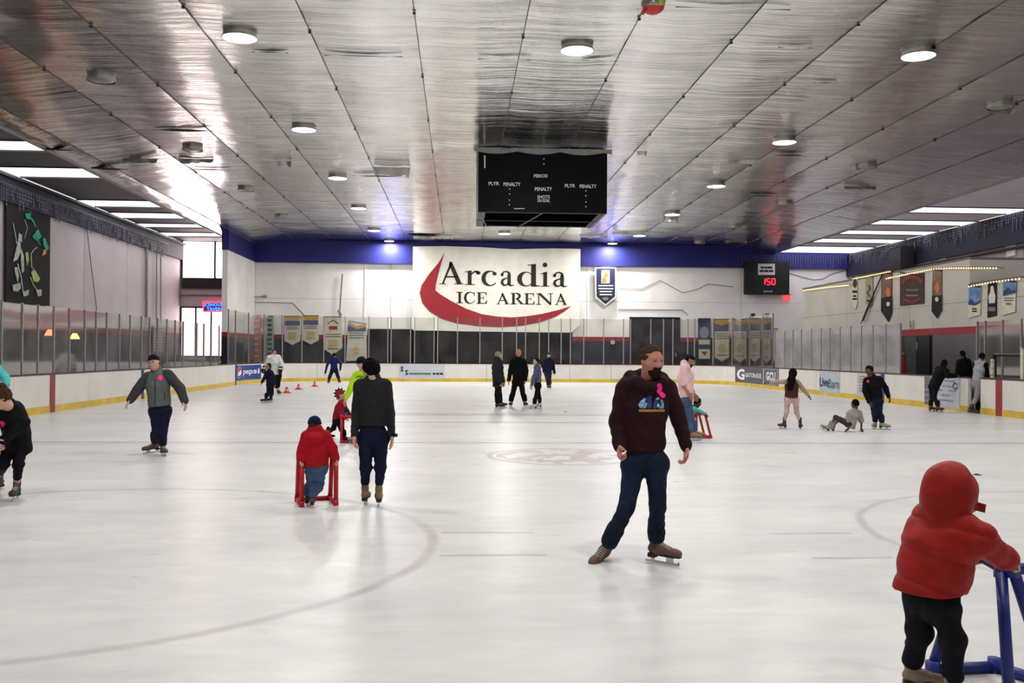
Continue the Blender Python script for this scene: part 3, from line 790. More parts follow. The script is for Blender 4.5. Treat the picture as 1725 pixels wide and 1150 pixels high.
for (a, b, nm) in (((sx0 + 0.02, YS0 + 0.02), (sx0 + 0.4, YS1), 'brace'), ((mid, YS0 + 0.1), (mid - 0.6, YS1), 'brace'), ((sx1 - 0.1, YS0 + 0.02), (sx1 - 0.1, YS1), 'brace')):
    MB().tube([(a[0], a[1], sz0 - 0.01), (b[0], b[1], sz0 - 0.01)], 0.022, 6).build(nm, thin, sbd)
for y in (YS0 + 0.05, YS0 + 2.0): MB().tube([(sx0, y, sz0 - 0.015), (sx1, y, sz0 - 0.015)], 0.014, 6).build('cross_bar', thin, sbd)
def sbm(u, v): 
    p = sbp(u, v, YS0 - 0.02); return Vector((p.x, YS0 - 0.02, p.z))
for s, b in (('PERIOD', (792, 458, 946, 420)), ('PLYR', (286, 543, 404, 505)), ('PENALTY', (452, 552, 642, 512)), ('PENALTY', (802, 605, 994, 565)),
             ('SHOTS', (830, 693, 970, 655)), ('ON GOAL', (830, 733, 970, 698)), ('PLYR', (1138, 568, 1254, 530)), ('PENALTY', (1304, 575, 1492, 535))):
    text(s, b, sbm, sb_txt, sbd, bold=2.0)
for c in ((904, 250), (904, 304), (521, 586), (520, 641), (518, 709), (517, 762), (1373, 606), (1373, 660), (1372, 730), (1372, 783)):
    prn('lamp_dot', disc2(c, 7, 7, 8), sbm, sb_txt, sbd)
prn('pale_slot', [[(236, 210), (250, 210), (250, 352), (236, 352)]], sbm, sb_txt, sbd)  # upright pale bar on the front face
prn('maker_plate', [[(570, 800), (690, 800), (690, 808), (570, 808)]], sbm, sb_txt, sbd)
# crumpled foil gathered round the top
mb = MB(); n = 40; r = random.Random(5); vs = []
for i in range(n + 1):
    x = sx0 - 0.15 + (sx1 - sx0 + 0.3) * i / n
    vs += [(x, YS0 - 0.10 + r.uniform(-.03, .03), ZC - 0.05), (x, YS0 - 0.06 + r.uniform(-.03, .02), ZC - 0.12 + r.uniform(-.02, .02)), (x, YS0 - 0.015, ZC - 0.15 - 0.09 * abs(math.sin(i * 0.25)))]
mb.add(vs, [(3 * i + k, 3 * i + 3 + k, 3 * i + 4 + k, 3 * i + 1 + k) for i in range(n) for k in (0, 1)])
mb.build('foil_gather', M('dull_crumpled_foil', (120, 118, 114), 0.3, 0.9, bump=.5, bscale=14), sbd, smooth=True)
for x in (sx0 + 0.3, sx1 - 0.3):
    MB().box(x - 0.05, x + 0.05, YS0 + 1.6, YS0 + 1.7, ZC - 0.12, ZC + 0.45).build('hanger', dark_steel, sbd)

# ------------------------------------------------------------------ wall clock scoreboard, exit sign, pennant, clock
def onb(x, y, off=0.0, Y=None):
    return W(x, y, (Y or YW) - off)
def wallbox(name, m, x0, y0, x1, y1, Y, th, parent):
    a, b = W(x0, y1, Y), W(x1, y0, Y)
    return MB().box(a.x, b.x, Y - th, Y, a.z, b.z).build(name, m, parent)
YK = YW - 0.27
ck = thing('score_clock', W(1290, 497, YK), 'black wall scoreboard showing red digits 150 under the blue band', 'scoreboard')
wallbox('case', black_m, 1252.5, 441, 1327.5, 496, YK, 0.25, ck)
kf = lambda u, v: (lambda p: Vector((p.x, YK - 0.27, p.z)))(W(1240 + u * 200 / 1725, 420 + v * 200 / 1725, YK - 0.27))
prn('paper_sign', [[(318, 208), (564, 208), (564, 370), (318, 370)]], kf, M('white_paper', (214, 212, 214), 0.8), ck)
kf2 = lambda u, v: kf(u, v) - Vector((0, 0.02, 0))
prn('print_line', [q(x, y0_, x + w_, y0_ + 30) for y0_, xs_ in ((248, ((356, 44), (408, 34), (450, 74))), (298, ((342, 56), (406, 60), (474, 66)))) for x, w_ in xs_], kf2, banblk, ck)
led = M('red_led', (255, 40, 60), 0.4, var=0, emit=1.3)
SEG = {'1': 'bc', '5': 'afgcd', '0': 'abcdef'}
def seg7(ch, x0, x1, y0, y1):
    ym = (y0 + y1) / 2; w = 16
    S = {'a': [(x0, y0), (x1, y0)], 'b': [(x1, y0), (x1, ym)], 'c': [(x1, ym), (x1, y1)], 'd': [(x0, y1), (x1, y1)], 'e': [(x0, ym), (x0, y1)], 'f': [(x0, y0), (x0, ym)], 'g': [(x0, ym), (x1, ym)]}
    prn('digit', [q for k in SEG[ch] for q in stroke(S[k], w)], kf, led, ck)
seg7('1', 395, 420, 424, 510); seg7('5', 448, 492, 424, 510); seg7('0', 520, 564, 424, 510)
text('period', (404, 628, 524, 592), kf, sb_txt, ck)
ex = thing('exit_sign', W(1325, 504, YW - 0.1), 'small glowing red exit sign below the wall scoreboard', 'exit sign')
wallbox('case', M('red_glow', (255, 70, 70), 0.4, var=0, emit=0.8), 1320, 497, 1330, 505, YW - 0.02, 0.15, ex)
wallbox('frame', black_m, 1319, 496, 1331, 497, YW - 0.02, 0.17, ex)

def pennant(name, label, pts, Y, field, border=None, deco=(), group='hanging pennants', Xpl=None, cat='pennant'):
    """cloth hanging in the plane y=Y (or x=Xpl); pts outline in photograph coordinates"""
    P = (lambda x, y, o=0.0: W(x, y, Y - o)) if Xpl is None else (lambda x, y, o=0.0: (lambda q: Vector((Xpl - o, q.y, q.z)))(XP(x, y, Xpl - o)))
    th = (0, 0.02, 0) if Xpl is None else (0.02, 0, 0)
    low = max(pts, key=lambda p: p[1]); c = P(low[0], low[1])
    t = thing(name, c, label, cat, group)
    MB().poly([P(x, y) for x, y in pts], th).build('cloth', field, t)
    top = sorted(pts, key=lambda p: p[1])[:2]
    a, b = P(min(p[0] for p in top), min(p[1] for p in top) - 0.5), P(max(p[0] for p in top), max(p[1] for p in top) - 0.5)
    MB().tube([a, b], 0.025, 6).build('hanging_rod', dark_steel, t)
    wd = Vector((0, 0.34 if Y and Y > YW - .35 and Y < YW - .2 else 0.14, 0)) if Xpl is None else Vector((0.06 if Xpl > 0 else -0.12, 0, 0))
    for e in (a.lerp(b, .1), a.lerp(b, .9)): MB().tube([e, e + wd], 0.012, 5).build('hook', dark_steel, t)
    for k, (nm, m, polys) in enumerate(deco):
        prn(nm, polys, lambda u, v, k=k: P(u, v, 0.012 + 0.006 * k), m, t)
    return t, P
navy_c = M('navy_cloth', (30, 34, 70), 0.8); white_c = M('white_cloth', (214, 210, 200), 0.8, var=0.05); gold_c = M('gold_cloth', (206, 160, 60), 0.8)
purple_c = M('purple_cloth', (92, 84, 132), 0.8); grey_c = M('grey_print', (120, 116, 112), 0.8); tan_c = M('sand_print', (196, 178, 122), 0.8)
orange_c = M('orange_print', (206, 120, 60), 0.8); pink_c = M('pink_cloth', (216, 122, 122), 0.8); green_c = M('pale_green_cloth', (150, 176, 160), 0.8)
brown_c = M('brown_cloth', (70, 52, 44), 0.8, var=0.12); cream_c = M('cream_cloth', (216, 208, 184), 0.8); black_c = M('black_cloth', (22, 18, 18), 0.8)
sky_c = M('sky_blue_print', (104, 142, 188), 0.8, var=0.2, scale=3); dblue_c = M('deep_blue_print', (52, 66, 104), 0.8); red_c = M('dull_red_print', (142, 52, 46), 0.8)
def lines(x0, x1, ys, h): return [q(x0, y, x1, y + h) for y in ys]
# small navy pennant beside the banner
pn, P = pennant('pennant', 'small navy pennant with white border beside the arena banner', [(1002, 450), (1038, 450), (1038, 501), (1020, 515), (1003, 501)], YW - 0.30, white_c,
    deco=(('field', navy_c, [[(1004.5, 452), (1036, 452), (1036, 499), (1020, 512), (1005, 499)]]), ('picture', white_c, [q(1013, 455, 1027, 477)]),
          ('emblem', orange_c, [q(1018, 457, 1024, 466), [(1014, 470), (1020, 464), (1022, 476), (1014, 476)]]),
          ('print_line', white_c, lines(1008, 1033, (480, 485), 2) + lines(1010, 1031, (490, 495), 2)), ('oval', grey_c, disc2((1020, 503), 5, 3))))
# pennants behind the far glass, pale ones on the bar side
pennant('banner', 'long pink banner with faint writing behind the far glass', q(420, 532, 441, 610), YW - 0.12, pink_c,
        deco=(('print_line', white_c, lines(426, 436, range(538, 606, 10), 3)),), cat='banner')
pennant('banner', 'long pale green banner with dark letters next to the pink banner', q(446, 533, 461, 610), YW - 0.12, green_c,
        deco=(('print_line', M('dark_green_print', (52, 74, 62), 0.8), [q(450, y, 458, y + 5) for y in range(537, 606, 8)]),), cat='banner')
def small_pen(x0, x1, y0, y1, lab, kind):
    xm = (x0 + x1) / 2; h = y1 - y0
    out = [(x0, y0), (x1, y0), (x1, y1 - 7), (xm, y1), (x0, y1 - 7)]
    deco = [('gold_top', gold_c, [[(x0, y0), (x1, y0), (x1 - 1, y0 + 5), (xm + 3, y0 + 8), (xm, y0 + 5), (xm - 3, y0 + 8), (x0 + 1, y0 + 5)]]),
            ('purple_band', purple_c, [q(x0 + 1, y0 + 7, x1 - 1, y0 + 15)]),
            ('print_line', grey_c, lines(x0 + 3, x1 - 3, (y0 + 17, y0 + 20), 1.2)), ('emblem', tan_c, [q(x0 + 7, y0 + 26, x1 - 7, y1 - 10)])]
    pennant('pennant', lab, out, YW - 0.12, white_c, deco=deco)
small_pen(479, 506, 533, 581, 'small white and purple pennant nearest the green banner', 0)
small_pen(510, 537, 532, 580, 'small white and purple pennant next to the pole against the wall', 1)
pennant('pennant', 'cream pennant with pointed tip above the bending skater in blue', [(547, 534), (560, 537), (575, 534), (577, 585), (561, 598), (546, 588)], YW - 0.12, cream_c,
        deco=(('crest', black_c, stroke([(552, 545), (561, 539), (570, 545)], 1.5)), ('red_word', red_c, [q(554, 549, 568, 555)]),
              ('print_line', grey_c, lines(549, 574, (562, 566), 1.5)), ('emblem', tan_c, [q(554, 572, 569, 582)]), ('print_line', grey_c, lines(552, 571, (586,), 1.5))))
pennant('pennant', 'white pennant with gold star and purple head behind the far glass', [(587, 541), (600, 549), (617, 546), (618, 607), (583, 608)], YW - 0.12, white_c,
        deco=(('gold_top', gold_c, [[(587, 541), (600, 549), (617, 546), (616, 551), (601, 553), (587, 546)]]), ('purple_band', purple_c, [[(586, 547), (601, 554), (617, 551), (616, 558), (586, 558)]]),
              ('print_line', grey_c, lines(588, 613, (560, 564, 568), 1.6)),
              ('star', M('pale_gold_print', (222, 186, 110), 0.8), [[(600 + (9 if k % 2 == 0 else 4) * math.sin(k * math.pi / 5), 590 - (9 if k % 2 == 0 else 4) * math.cos(k * math.pi / 5)) for k in range(10)]])))
# group of award pennants on the other side of the dark door
pennant('banner', 'blue banner with silver ring over a cream panel beside the dark door', q(1176, 537, 1197, 606), YW - 0.12, dblue_c,
        deco=(('ring', M('silver_print', (150, 148, 168), 0.8), disc2((1186.5, 560), 8, 10)), ('panel', cream_c, [q(1177, 572, 1196, 580), q(1177, 588, 1196, 604)]), ('emblem', red_c, [[(1181, 592), (1192, 592), (1187, 599)]])), cat='banner')
for k, (x0, x1, y0, y1, lab) in enumerate(((1203, 1229, 538, 611, 'widest of the award pennants with gold top behind the far glass'), (1235, 1258, 538, 613, 'award pennant with gold top, second of the row of four'),
                               (1261, 1281, 537, 612, 'award pennant with gold top, third of the row of four'), (1284, 1299, 536, 614, 'narrowest gold-topped award pennant, last of the row of four'))):
    xm = (x0 + x1) / 2
    pennant('pennant', lab, [(x0, y0), (x1, y0), (x1, y1 - 8), (xm, y1), (x0, y1 - 8)], YW - 0.12, M('bronze_cloth', (112, 98, 88), 0.8),
        deco=(('field', cream_c, [[(x0 + 1, y0 + 20), (x1 - 1, y0 + 20), (x1 - 1, y1 - 10), (xm, y1 - 3), (x0 + 1, y1 - 10)]]),
              ('gold_top', gold_c, [[(x0, y0), (x1, y0), (x1, y0 + 6), (xm, y0 + 10), (x0, y0 + 6)]]), ('purple_band', purple_c, [q(x0 + 1, y0 + 11, x1 - 1, y0 + 18)]),
              ('print_line', grey_c, lines(x0 + 3, x1 - 3, (y0 + 23, y0 + 27, y0 + 31), 1.3)), ('emblem', tan_c, disc2((xm, y0 + 48), (x1 - x0) * .28, 7)), ('print_line', grey_c, lines(x0 + 5, x1 - 5, (y1 - 14,), 1.3))))
pennant('pennant', 'thin plain cream pennant hanging last beside the misted glass', [(1302, 554), (1311, 554), (1311, 605), (1306.5, 612), (1302, 605)], YW - 0.12, cream_c)
wc = thing('wall_clock', W(1032, 580, YW), 'round white wall clock on the navy dado', 'clock')
c = W(1032, 576, YW - 0.06)
mb = MB(); mb.poly([(c.x + .15 * math.cos(k * math.pi / 10), c.y, c.z + .15 * math.sin(k * math.pi / 10)) for k in range(20)], (0, .04, 0)); mb.build('dial', white_c, wc)
MB().tube([(c.x + .16 * math.cos(k * math.pi / 12), c.y, c.z + .16 * math.sin(k * math.pi / 12)) for k in range(25)], 0.02, 6).build('rim', dark_steel, wc)
mb = MB().box(c.x - .008, c.x + .008, c.y - .012, c.y - .004, c.z, c.z + .1); mb.box(c.x, c.x + .08, c.y - .012, c.y - .004, c.z - .008, c.z + .008); mb.build('hands', black_m, wc)
# pole leaning on the far wall, conduits, cameras
pl = [W(577, 461, YW - 0.12), W(574, 500, YW - 0.12), W(572, 531, YW - 0.12)]
t = thing('rope_pole', pl[-1], 'thin pole with rope hanging on the far wall above the cream pennant', 'pole')
MB().tube(pl, 0.035, 6).build('shaft', M('dull_wood', (120, 96, 84), 0.8), t); MB().tube([W(570, 522, YW - .15), W(573, 527, YW - .15), W(575, 531, YW - .15)], 0.06, 6).build('knot', M('rope', (130, 118, 104), 0.9), t)
single('conduit', MB().tube([W(428, 509, YW - .03), W(493, 510, YW - .03), W(512, 530, YW - .03)], 0.02, 6), joint_grey, 'thin grey conduit above the small white pennants', 'conduit')
single('conduit', MB().tube([W(1042, 521, YW - .03), W(1150, 522, YW - .03), W(1158, 530, YW - .03)], 0.02, 6), joint_grey, 'thin grey conduit over the dark door of the far wall', 'conduit')
cb = [W(x, y, YW - .04) for x, y in ((1042, 485), (1080, 487), (1112, 472), (1150, 493), (1175, 487), (1192, 478), (1235, 483))]
single('wall_cable', MB().tube(cb, 0.016, 5), joint_grey, 'sagging cable on the white wall left of the wall scoreboard', 'cable')
cb = [W(x, y, YW - .04) for x, y in ((1330, 460), (1350, 466), (1370, 471), (1385, 470), (1402, 461), (1425, 455))]
single('wall_cable', MB().tube(cb, 0.016, 5), joint_grey, 'sagging cable on the wall right of the wall scoreboard', 'cable')
single('wall_pipe', MB().tube([W(615, 443, YW - .03), W(613.5, 535, YW - .03)], 0.03, 6), M('painted_wall'), 'vertical white pipe under the blue band', 'pipe')
for px, py, lab in ((447, 499, 'small wall lamp bracket beside the corner of the far wall'),):
    t = thing('wall_lamp', W(px, py, YW - .2), lab, 'wall lamp')
    wallbox('plate', steel_m, px - 4, py - 2, px + 3, py + 2, YW, 0.12, t); MB().tube([W(px, py, YW - .1), W(px - 20, py + 1, YW - .25), W(px - 33, py + 1, YW - .35)], 0.03, 6).build('arm', steel_m, t)
    MB().ball(W(px - 34, py + 1, YW - .35), 0.10).build('head', dark_steel, t)
for px, py, lab in ((1268, 530, 'dark security camera above the award pennants'), (1292, 530, 'smaller dark security camera above the last award pennant')):
    t = thing('security_camera', W(px, py + 2, YW - .1), lab, 'camera')
    wallbox('mount', dark_steel, px - 3, py - 2, px + 3, py + 3, YW, 0.1, t); MB().ball(W(px, py + 2, YW - .2), 0.11).build('dome', black_m, t, smooth=True)

# ------------------------------------------------------------------ advertisements on the boards
def board_frame(px0, px1, z0, z1, off=-0.02):
    s0, s1 = s_at(px0), s_at(px1)
    return (lambda u, v, o=0.0: on_path(s0 + (s1 - s0) * u, off - o, z0 + (z1 - z0) * v)), s0, s1
def ad(label, px0, px1, z0, z1, m, name='advertising_panel'):
    fm, s0, s1 = board_frame(px0, px1, z0, z1)
    t = thing(name, fm(0.5, 0), label, 'sign', 'advertising signs on the rink boards')
    board_strip(s0, s1, z0, z1, -0.014, -0.002).build('panel', m, t)
    return t, fm
def at_(fm, o): return lambda u, v: fm(u, v, o * 2.0)
pw = M('sign_white', (232, 232, 236), 0.5, var=0.02)
t, fm = ad('blue sign with white lowercase word and round emblem on the corner boards', 398.5, 440, 0.20, 1.0, M('cola_blue', (34, 62, 140), 0.5))
text('pepsi', (.30, .26, .94, .72), at_(fm, .020), pw, t, bold=.010)
ft = at_(fm, .004)
prn('emblem', disc2((.13, .50), .115, .36, 24), ft, pw, t)
up = arc2((.13, .50), .105, .33, 20, 200, 14); prn('emblem_top', [up + [(.06, .52), (.13, .60), (.2, .66)]], at_(fm, .008), M('cola_red', (196, 40, 52), 0.5), t)
lo = arc2((.13, .50), .105, .33, 215, 345, 12); prn('emblem_base', [lo + [(.18, .34), (.11, .30)]], at_(fm, .008), M('cola_blue'), t)
prn('border', [[(0, .96), (1, .96), (1, 1), (0, 1)]], ft, pw, t)
t, fm = ad('pale grey sign with two dark letters and a fine line on the far boards', 672, 749, 0.16, 1.0, M('pale_sign', (192, 198, 206), 0.5, var=0.04))
text('S', (.035, .48, .10, .84), at_(fm, .004), banblk, t, bold=.012); text('S', (.135, .24, .20, .60), at_(fm, .004), banblk, t, bold=.012)
prn('fine_line', [q(.22, .30, .70, .40)], at_(fm, .004), M('dull_green_print', (70, 110, 80), 0.6), t); prn('print_line', [q(.74, .29, .80, .41), q(.815, .29, .88, .41), q(.895, .29, .965, .41)], at_(fm, .004), banblk, t)
t, fm = ad('dark grey sign with a large white letter G, next to the far corner', 1239, 1285, 0.18, 1.02, M('sports_grey', (82, 82, 88), 0.5))
text('G', (.05, .16, .30, .86), at_(fm, .004), pw, t, bold=.02); text('GATORADE', (.34, .36, .98, .64), at_(fm, .012), pw, t, bold=.008)
t, fm = ad('dull purple sign with pale outlined letters beside the grey sign', 1286, 1312, 0.18, 1.02, M('college_purple', (92, 90, 104), 0.5))
prn('border', [q(.03, .04, .97, .07), q(.03, .92, .97, .95), q(.03, .04, .07, .95), q(.93, .04, .97, .95)], at_(fm, .003), M('lilac_print', (170, 168, 190), 0.5), t)
text('GCU', (.22, .28, .82, .78), at_(fm, .004), pw, t, bold=.02)
t, fm = ad('pale blue-grey sign with dark blue and grey word behind the girl', 1381, 1415, 0.14, 1.0, M('stream_grey', (176, 188, 200), 0.5))
text('Live', (.02, .26, .46, .72), at_(fm, .004), M('stream_navy', (28, 38, 84), 0.5), t, bold=.008); text('Barn', (.47, .22, .98, .66), at_(fm, .004), M('stream_dark', (88, 96, 112), 0.5), t)
t, fm = ad('pale notice on the boards behind the teenager in black', 1444, 1484, 0.14, 1.0, M('notice_grey', (192, 190, 190), 0.6))
prn('print_line', [q(.1, y, .9, y + .05) for y in (.2, .32, .44, .6, .72, .84)], at_(fm, .004), M('faint_print', (140, 140, 146), 0.6), t)
t, fm = ad('pale poster on the boards below the leaning woman', 1577, 1617, 0.08, 1.0, M('poster_lilac', (182, 184, 198), 0.5))
prn('print_line', [q(.30, .88, .80, .93), q(.30, .70, .70, .74), q(.05, .56, .30, .60), q(.55, .56, .85, .60), q(.10, .22, .75, .26), q(.25, .40, .65, .43)], at_(fm, .004), M('faint_print'), t)
prn('emblem', stroke(arc2((.84, .74), .09, .10, 30, 350, 12), .04), at_(fm, .004), M('poster_blue', (70, 70, 140), 0.5), t)
t, fm = ad('narrow dark grey poster beside the leaning woman', 1558, 1567, 0.10, 1.0, M('poster_grey', (104, 100, 112), 0.5))
prn('print_line', [q(.1, y, .9, y + .08) for y in (.1, .3, .5)], at_(fm, .004), M('faint_print'), t)

# ------------------------------------------------------------------ things on the lilac wall
bk, P = pennant('mural_banner', 'tall black banner with painted hockey players on the lilac wall', [(10, 336), (84, 360), (83, 515), (9, 511)], None, black_c, Xpl=XWL + 0.10, cat='banner', group=None)
def mural(nm, polys, m):
    for p_ in polys: prn(nm, [p_], on_lw, m, bk)
def on_lw(u, v, o=0.16):      # enlarged view (x5) -> the wall plane, proud of the cloth
    q_ = XP(u / 5.0, 290 + v / 5.0, XWL + o); return Vector((XWL + o, q_.y, q_.z))
pale = M('chalk_white_paint', (186, 192, 186), 0.7, var=0.15); teal_p = M('neon_teal_paint', (20, 168, 130), 0.7, var=0.2, scale=3); lime_p = M('lime_paint', (176, 196, 116), 0.7, var=0.1)
mural('white_stroke', [[(150, 580), (172, 590), (178, 660), (150, 735), (112, 752), (128, 680)], [(178, 640), (200, 700), (205, 830), (185, 850), (175, 740)],
    [(122, 800), (150, 800), (160, 880), (150, 930), (128, 850)], [(104, 950), (170, 930), (176, 975), (150, 1005), (112, 1000)], [(190, 1010), (246, 988), (238, 1035), (200, 1046)],
    [(305, 990), (352, 985), (350, 1040), (318, 1045)], [(160, 510), (186, 530), (184, 590), (152, 575)]] + stroke([(112, 430), (136, 560), (140, 600)], 6) + stroke([(150, 770), (178, 880), (196, 1010)], 8)
    + stroke([(210, 400), (232, 470), (206, 560)], 4) + stroke([(262, 690), (285, 650), (315, 632)], 7), pale)
mural('teal_stroke', [[(212, 350), (262, 338), (256, 395), (222, 392)], [(272, 540), (318, 478), (352, 540), (318, 580), (284, 560)], [(362, 550), (384, 560), (412, 640), (392, 660), (366, 612)]]
    + stroke([(255, 380), (280, 410), (302, 460)], 14) + stroke([(215, 325), (255, 318), (262, 345)], 4) + stroke([(318, 560), (330, 600), (345, 612)], 6), teal_p)
mural('lime_stroke', [[(262, 840), (290, 812), (338, 895), (322, 925), (284, 920)], [(214, 680), (236, 668), (244, 740), (228, 790)]] + stroke([(262, 690), (268, 800), (300, 830)], 8) + stroke([(256, 880), (282, 950), (312, 990)], 7), lime_p)
mural('yellow_stroke', [[(368, 650), (392, 650), (386, 690), (352, 705)]], gold_c)
bead = M('icicle_bulb_plastic', (122, 118, 130), 0.3, var=0.2)
def icicles(label, X, z, y0, y1, step, seed, sgn):
    r = random.Random(seed); mb = MB(); y = y0
    mb.tube([(X, y0, z), (X, y1, z)], 0.012, 4)
    while y < y1:
        L = r.choice((0.22, 0.38, 0.55, 0.75)) * r.uniform(0.85, 1.15)
        mb.box(X - .006, X + .006, y - .006, y + .006, z - L, z)
        zz = z - 0.08
        while zz > z - L:
            mb.box(X - .02, X + .02, y - .018, y + .018, zz - .03, zz + .03); zz -= 0.13
        y += step * r.uniform(0.7, 1.3)
    o = single('icicle_lights', mb, bead, label, 'light strings', kind='stuff')
    return o
icicles('unlit icicle light strings along the band over the lilac wall', XWL + 0.22, 7.55, 30.0, YEND - 3, 0.17, 1, 1)
icicles('unlit icicle light strings along the dark band over the inner rooms', XWR - 0.22, 7.95, 24.0, YW - 0.5, 0.15, 2, -1)
mb = MB(); r = random.Random(9)
x = 17.6
while x < 24.2:
    L = r.uniform(.3, .9); mb.box(x - .008, x + .008, YW - .30, YW - .285, 7.9 - L, 7.9); x += .16
single('icicle_lights', mb, bead, 'unlit icicle light strings on the blue band beside the wall scoreboard', 'light strings', kind='stuff')
single('wall_pipe', MB().tube([XP(264, 420, XWL + .1), XP(263, 548, XWL + .1)], 0.03, 6), M('pipe_grey', (150, 140, 142), 0.6), 'vertical grey pipe on the lilac wall near the bar windows', 'pipe')
single('wall_pipe', MB().tube([XP(247, 412, XWL + .1), XP(247, 548, XWL + .1)], 0.07, 8), M('pipe_grey'), 'thick pale pipe on the lilac wall', 'pipe')
single('wall_cable', MB().tube([XP(146, 382, XWL + .08), XP(154, 450, XWL + .08), XP(163, 522, XWL + .08)], 0.02, 5), joint_grey, 'slanting cable on the lilac wall', 'cable')
single('wall_pipe', MB().tube([XP(276, 412, XWL + .12), XP(276, 425, XWL + .12), XP(271, 434, XWL + .12), XP(271, 545, XWL + .12)], 0.03, 6), M('pipe_grey'), 'bent dark pipe on the lilac wall below the ledge', 'pipe')
# neon sign in the bar window
ns = thing('neon_sign', W(363, 530, YWIN - .2), 'blue neon tavern sign with red glowing border', 'neon sign')
nf = lambda u, v: W(300 + u * 100 / 676, 390 + v * 100 / 676, YWIN - 0.22)
MB().poly([nf(285, 800) + Vector((0, .1, 0)), nf(545, 800) + Vector((0, .1, 0)), nf(545, 912) + Vector((0, .1, 0)), nf(285, 912) + Vector((0, .1, 0))], (0, .06, 0)).build('backing', M('neon_backing', (60, 60, 150), 0.5), ns)
MB().tube([nf(x, y) for x, y in ((288, 800), (542, 800), (542, 910), (288, 910), (288, 800))], 0.05, 6).build('red_tube', M('red_neon', (255, 60, 70), 0.4, var=0, emit=1.6), ns)
neb = M('blue_neon', (70, 130, 255), 0.4, var=0, emit=1.6)
text('ICEHOUSE', (300, 850, 530, 812), nf, neb, ns, bold=3); text('TAVERN', (325, 902, 525, 862), nf, neb, ns, bold=3)

# furniture on the walkway behind the glass, bar side
tabw = M('beige_laminate', (196, 176, 150), 0.5); chairm = M('dark_chair_vinyl', (44, 38, 40), 0.6)
def table(x, y, lab, m=tabw):
    t = thing('cafe_table', (x, y, -.05), lab, 'table', 'tables on the bar walkway')
    MB().box(x - .38, x + .38, y - .6, y + .6, .70, .75).build('table_top', m, t)
    for dx in (-.3, .3):
        for dy in (-.5, .5): MB().tube([(x + dx, y + dy, -.05), (x + dx, y + dy, .70)], .022, 6).build('leg', dark_steel, t)
def chair(x, y, a, lab):
    t = thing('cafe_chair', (x, y, -.05), lab, 'chair', 'chairs on the bar walkway')
    c, s = math.cos(a), math.sin(a); ax, ay = Vector((c, s, 0)), Vector((-s, c, 0)); p = Vector((x, y, 0)); up_ = Vector((0, 0, 1))
    MB().obox(p + up_ * .44, ax * .21, ay * .21, up_ * .025).build('seat', chairm, t)
    MB().obox(p + up_ * .74 + ay * .20, ax * .21, ay * .018, up_ * .17).build('backrest', chairm, t)
    for i in (-1, 1):
        for j in (-1, 1): MB().tube([p + ax * .18 * i + ay * .18 * j + up_ * -.05, p + ax * .18 * i + ay * .18 * j + up_ * (.9 if j > 0 else .43)], .014, 6).build('leg', dark_steel, t)
YT = [29.0, 33.5, 37.0, 41.5, 45.5]
for k, y in enumerate(YT):
    table(-14.2, y, '%s beige table from the camera behind the bar side glass' % ORD[k])
    chair(-14.2, y - 1.0, math.pi, 'dark chair on the camera side of the %s beige table' % ORD[k]); chair(-14.2, y + 1.0, 0, 'dark chair on the far side of the %s beige table' % ORD[k])
def reflection_glow(px, py, c, lab):  # added glowing cone standing in for a lamp reflection on the glass
    p = XP(px, py, XWL + .25); t = thing('reflection_glow', p, lab, 'wall lamp')
    MB().box(XWL, XWL + .12, p.y - .06, p.y + .06, p.z - .1, p.z + .1).build('bracket', dark_steel, t)
    MB().lathe((p.x, p.y, p.z - .12), [(.20, 0), (.16, .1), (.08, .24)], 12).build('glow_cone', M('glow_cone_%d' % px, c, 0.5, var=0, emit=3.0), t, smooth=True)
reflection_glow(84, 560, (255, 150, 100), 'small orange glow added for a reflection on the bar side glass'); reflection_glow(126, 566, (255, 220, 130), 'small yellow glow added for a reflection on the bar side glass')
t = thing('vent_grille', XP(262, 590, XWL), 'pale louvred vent on the wall behind the man in grey', 'vent')
a, b = XP(272, 552, XWL), XP(256, 590, XWL)
for z in np.linspace(b.z, a.z, 9): MB().box(XWL - .0, XWL + .10, b.y, a.y, z - .05, z + .03).build('slat', M('painted_wall'), t)
MB().box(XWL, XWL + .05, b.y - .05, a.y + .05, b.z - .1, a.z + .1).build('vent_frame', dark_steel, t)
t = thing('bar_counter', (-14.3, 53.6, -.05), 'long bar counter with pale top below the daylit window', 'counter')
MB().box(-16.0, -13.1, 53.4, 54.0, -.05, 1.0).build('counter_front', M('dark_wood', (60, 44, 40), 0.6), t); MB().box(-16.05, -13.0, 53.2, 54.1, 1.0, 1.07).build('counter_top', M('pale_top', (210, 200, 190), 0.4), t)

# ------------------------------------------------------------------ things along the inner rooms
PX = XIN - 0.04
def side_pen(lab, pts, field, deco=(), name='pennant', cat='pennant'):
    return pennant(name, lab, pts, None, field, deco=deco, Xpl=PX, cat=cat, group='banners on the inner room wall')
side_pen('narrow cream pennant, first of the wall over the misted glass', [(1436, 469), (1444, 467), (1444, 512), (1441, 521), (1436, 512)], cream_c,
         (('emblem', brown_c, disc2((1440, 477), 3.4, 8)), ('print_line', black_c, [q(1435.5, 489, 1443.5, 493), q(1437, 497, 1442, 500), q(1436, 502, 1443, 505)])))
side_pen('cream pennant with dark figure next to the slanting cables', [(1458, 466), (1470, 463), (1470, 512), (1464, 519), (1458, 511)], M('aged_cream_cloth', (160, 148, 128), 0.8),
         (('emblem', black_c, stroke([(1463, 480), (1466, 486), (1461, 492), (1465, 500)], 2)), ('print_line', black_c, [q(1460, 505, 1469, 508)])))
